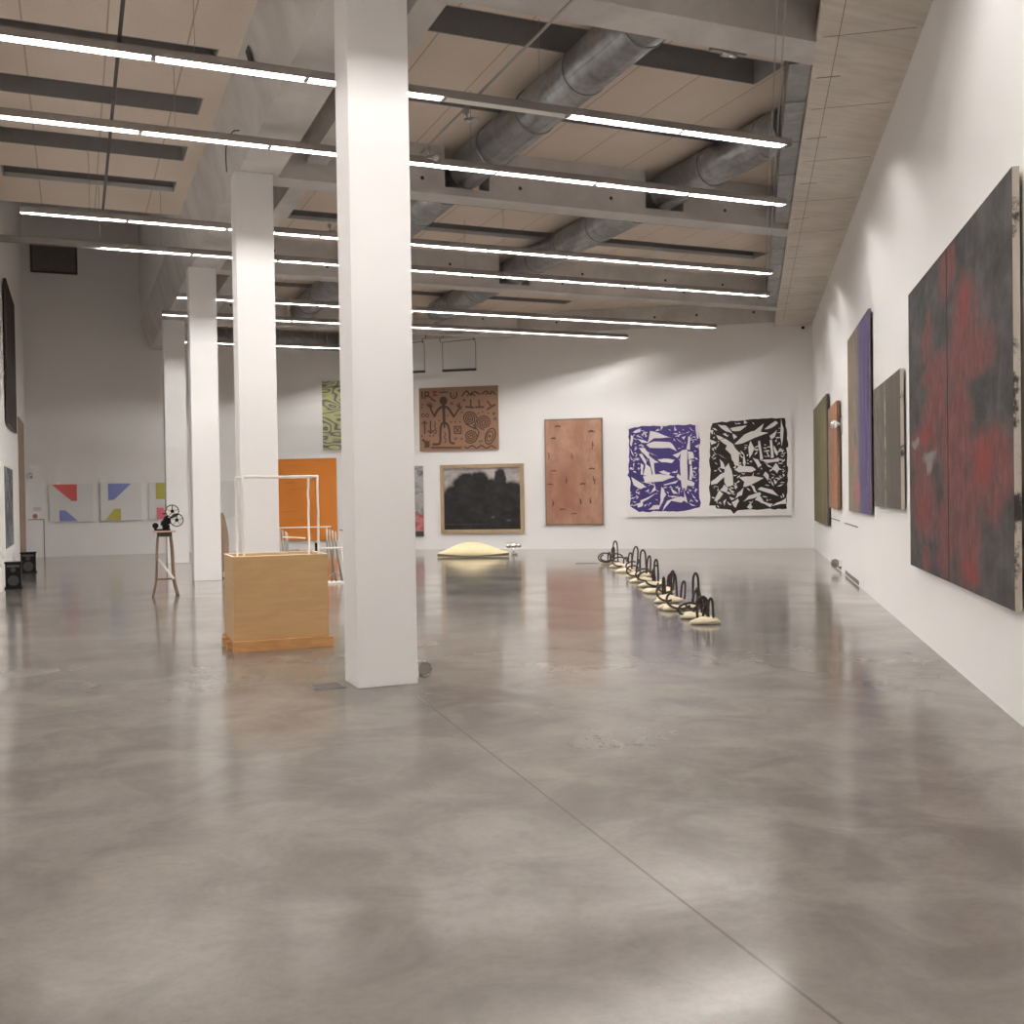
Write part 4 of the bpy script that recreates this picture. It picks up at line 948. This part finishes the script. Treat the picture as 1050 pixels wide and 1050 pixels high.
# ------------------------------------------------------------------ long pale shell and chrome piece
CAM_RZ = -math.radians(22.6)             # turned square to the view
q = MB(); n, k = 32, 14; L = 1.9
rows = []
for i in range(n + 1):
    u = i / n; x = (u - .5) * L
    prof = max(0.0, math.sin(pi * u)) ** 1.25 * (1 + .12 * math.cos(pi * u)); hh = .012 + .33 * prof; ww = .02 + .42 * max(0, math.sin(pi * u)) ** .8
    lift = .05 + .05 * (2 * u - 1) ** 2
    row = [(x, ww * math.cos(pi * j / k), lift + hh * math.sin(pi * j / k)) for j in range(k + 1)]
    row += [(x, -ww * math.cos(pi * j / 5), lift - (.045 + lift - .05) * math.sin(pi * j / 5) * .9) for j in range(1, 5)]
    rows.append(row)
nn = len(rows[0])
for i in range(n):
    for j in range(nn):
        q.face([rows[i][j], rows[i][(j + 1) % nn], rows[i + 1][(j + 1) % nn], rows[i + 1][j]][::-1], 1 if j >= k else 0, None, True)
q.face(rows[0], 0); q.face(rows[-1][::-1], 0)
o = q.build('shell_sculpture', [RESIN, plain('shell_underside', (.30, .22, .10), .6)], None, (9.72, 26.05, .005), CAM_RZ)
mm = o.modifiers.new('weld', 'WELD'); mm.merge_threshold = .0005
tag(o, 'long pale yellow leaf shaped shell lying below the framed tree painting', 'sculpture')
t = thing('chrome_sculpture', 'small chrome sculpture of joined bulbs behind the right end of the shell', 'sculpture', (11.0, 26.35, 0), CAM_RZ)
q = MB(); q.ball((-.12, 0, .25), .085, .08, .075).ball((.02, 0, .255), .10, .09, .082).ball((.15, 0, .25), .075, .07, .065); q.build('bulbs', CHROME, t)
MB().tube([(.0, 0, .18), (.01, 0, .10), (.0, 0, .02)], [.03, .022, .03], 10).build('stem', CHROME, t)
MB().ball((.03, 0, .03), .10, .07, .03).build('foot', CHROME, t)

# ------------------------------------------------------------------ row of cream pods with iron loops
rp = random.Random(21)
spots = [(723, 7.07, 10.90), (712, 7.26, 11.44), (702, 7.66, 12.31), (688, 8.04, 13.29), (680, 8.64, 14.52), (671, 9.15, 15.66), (662, 9.52, 16.61), (654, 9.96, 17.67), (646, 10.45, 18.86), (641, 11.0, 20.1), (632, 11.45, 21.4)]
def U_loop(x, y, w, h, lean=0, depth=.02):
    return smooth_path([(x - w / 2, y, .04), (x - w / 2 + lean * .4, y + depth, h * .5), (x - w * .42 + lean * .8, y + depth, h * .86), (x + lean, y + depth, h), (x + w * .42 + lean * .9, y + depth, h * .86), (x + w / 2 + lean * .5, y, h * .45), (x + w / 2, y - .02, .04)], 5)
def arc(cx, cy, rx, ry, a0, a1, z0=.06, z1=.06, n=18):
    out = []
    for i in range(n + 1):
        a = a0 + (a1 - a0) * i / n                      # a hoop leaning back over its pod
        out.append((cx + rx * math.cos(a), cy - .1 + ry * .6 * math.sin(a) + .03 * math.sin(2 * a), .018 + ry * .72 * (1 + math.sin(a)) + z0 * .25))
    return out
PL = [ # bases: (dx, dy, half length, half width), loops
 (dict(b=[(0, 0, .18, .10)], u=[(-.02, .06, .13, .33, .0), (.075, .03, .055, .31, .0), (.0, .10, .04, .24, .04)], a=[]), 'first cream pod with two tall iron hoops, nearest to the camera'),
 (dict(b=[(.0, 0, .17, .09)], u=[(.15, .1, .05, .26, -.02)], a=[(-.05, .12, .15, .11, .2, 5.2, .07), (.1, .16, .10, .08, 0, 5.5, .09)]), 'second cream pod from the camera, with low coiled iron on top'),
 (dict(b=[(-.16, -.02, .13, .10), (.06, .05, .15, .10)], u=[(.17, .12, .075, .50, .0), (.24, .1, .04, .30, -.05), (.12, .05, .05, .28, .06)], a=[(-.08, .0, .17, .16, 2.2, 5.6, .12), (.12, .0, .12, .1, 3.4, 6.6, .08)]), 'third pod group from the camera, with the tallest narrow hoop'),
 (dict(b=[(-.03, .0, .21, .14), (.02, .16, .14, .09)], u=[(.08, .12, .075, .42, 0), (-.06, .16, .03, .36, .0), (.2, .1, .05, .30, .03)], a=[(-.1, .02, .13, .16, 1.9, 5.2, .12)]), 'fourth pod group from the camera, broad cream base with a square topped hoop'),
 (dict(b=[(.06, .0, .12, .09), (-.12, .1, .14, .1)], u=[(.13, .05, .06, .36, .04), (.1, .1, .04, .3, .03)], a=[(.02, .02, .12, .13, 2.6, 6.6, .09)]), 'fifth pod group from the camera, with a slanting hoop'),
 (dict(b=[(-.05, .0, .22, .14), (.1, .18, .14, .08)], u=[(.04, .2, .065, .46, 0), (.0, .15, .04, .2, 0)], a=[(-.12, .0, .16, .16, .6, 3.4, .1), (.02, -.02, .17, .13, 3.2, 5.8, .07)]), 'sixth pod group from the camera, with one upright narrow hoop'),
 (dict(b=[(-.06, .0, .22, .12)], u=[(.2, .06, .08, .30, .0), (.14, .1, .04, .22, .02)], a=[(-.02, .05, .16, .14, 1.0, 4.8, .09)]), 'seventh pod group, in the middle of the row'),
 (dict(b=[(0, 0, .22, .13), (.18, .12, .12, .08)], u=[(.12, .08, .11, .52, 0), (.22, .1, .06, .40, .03), (.0, .1, .05, .3, .05)], a=[(-.1, .0, .13, .13, .0, 6.28, .10)]), 'eighth pod group, with a flat iron ring on its left'),
 (dict(b=[(-.1, .02, .2, .12)], u=[(.1, .08, .10, .52, .05), (.2, .1, .05, .25, .0)], a=[(.05, .05, .14, .12, 1.0, 4.4, .12)]), 'ninth pod group, with a tall crossed hoop'),
 (dict(b=[(0, .0, .2, .12), (-.2, .08, .12, .08)], u=[(.12, .1, .07, .32, .02), (.04, .1, .1, .22, 0)], a=[(-.1, .02, .16, .13, .0, 5.0, .12)]), 'tenth pod group, second from the far end of the row'),
 (dict(b=[(-.1, .02, .2, .11)], u=[(.05, .1, .10, .52, .0), (-.02, .12, .06, .38, .03), (-.1, .1, .05, .26, .0)], a=[(-.22, .05, .16, .14, .0, 5.8, .13), (.05, .05, .15, .12, .3, 5.0, .16), (-.2, .1, .12, .1, 2.0, 6.8, .22)]), 'farthest pod group of the row, a dark tangle of iron loops'),
]
for (spec, label), (_, x, y) in zip(PL, spots):
    t = thing('pod_sculpture', label, 'sculpture', (x, y, 0), CAM_RZ + rp.uniform(-.12, .12), 'row of cream pods with iron loops on the floor')
    more = [(dx + rp.uniform(-.10, .10), dy + rp.uniform(.07, .14), l * rp.uniform(.6, .85), w * rp.uniform(.7, .9)) for (dx, dy, l, w) in spec['b']]
    for (dx, dy, l, w) in [(a_, b_, c_ * 1.05, d_ * 1.1) for a_, b_, c_, d_ in spec['b']] + more:
        tilt = rp.uniform(-.05, .09); up = rp.uniform(.0, .03) if (dx, dy, l, w) in more else 0
        q = MB(); n, k = 20, 9; R = []
        for i in range(n + 1):
            u = i / n; f = max(.02, math.sin(pi * u)) ** .75; hh = (.052 + .25 * max(0, w - .09)) * f; ww = w * f * (1 + .12 * math.sin(5 * u + x))
            R.append([(dx + (2 * u - 1) * l, dy + ww * math.cos(2 * pi * j / k), .030 + up + max(0, tilt * (2 * u - 1) * l) + (hh if j <= k / 2 else .026) * math.sin(2 * pi * j / k)) for j in range(k)])
        for i in range(n):
            for j in range(k): q.face([R[i][j], R[i + 1][j], R[i + 1][(j + 1) % k], R[i][(j + 1) % k]], 0, None, True)
        q.face(R[0]); q.face(R[-1][::-1])
        oo = q.build('pod', PLASTER, t); mm = oo.modifiers.new('weld', 'WELD'); mm.merge_threshold = .0004
    for (dx, dy, w, h, lean) in spec['u']:
        MB().tube(U_loop(dx, dy, w, h, lean), .0165, 8).build('hoop', IRON, t)
    for A in spec['a']:
        cx, cy, rx, ry, s0, s1, z0 = A
        MB().tube(arc(cx, cy, rx, ry, s0, s1, z0, z0 * .8), .0165, 8).build('coil', IRON, t)
tag(MB().tube([(0, 0, .006), (.3, .02, .006), (.55, .0, .008)], .005, 5).build('thin_wire', IRON, None, (10.75, 22.0, 0), CAM_RZ), 'thin wire lying on the floor at the far end of the pod row', 'wire')

# ------------------------------------------------------------------ world, camera, view
wd = bpy.data.worlds.new('gallery_air'); S.world = wd; wd.use_nodes = True
wd.node_tree.nodes['Background'].inputs[0].default_value = (.5, .47, .44, 1); wd.node_tree.nodes['Background'].inputs[1].default_value = .05
F = 1075.8; pitch, roll, yaw = .0153356, -.01466492, -.39467764
def RX(a): c, s = math.cos(a), math.sin(a); return Matrix(((1, 0, 0), (0, c, -s), (0, s, c)))
def RZm(a): c, s = math.cos(a), math.sin(a); return Matrix(((c, -s, 0), (s, c, 0), (0, 0, 1)))
cg, sg = math.cos(yaw), math.sin(yaw)
A = RZm(roll) @ RX(pitch) @ Matrix(((1, 0, 0), (0, 0, -1), (0, 1, 0))) @ Matrix(((cg, sg, 0), (-sg, cg, 0), (0, 0, 1)))
M = Matrix.Identity(4)
for r_ in range(3): M[r_][0] = A[0][r_]; M[r_][1] = -A[1][r_]; M[r_][2] = -A[2][r_]
M[2][3] = 1.6
cam = bpy.data.cameras.new('camera'); cam.sensor_width = 36; cam.lens = F / 1050 * 36; cam.clip_end = 200
co = link(bpy.data.objects.new('camera', cam)); co.matrix_world = M; S.camera = co
S.view_settings.view_transform = 'Standard'; S.view_settings.look = 'None'; S.view_settings.gamma = 1; S.view_settings.use_curve_mapping = False
S.view_settings.exposure = 1.05
S.cycles.use_denoising = True
S.cycles.max_bounces = 10; S.cycles.diffuse_bounces = 6
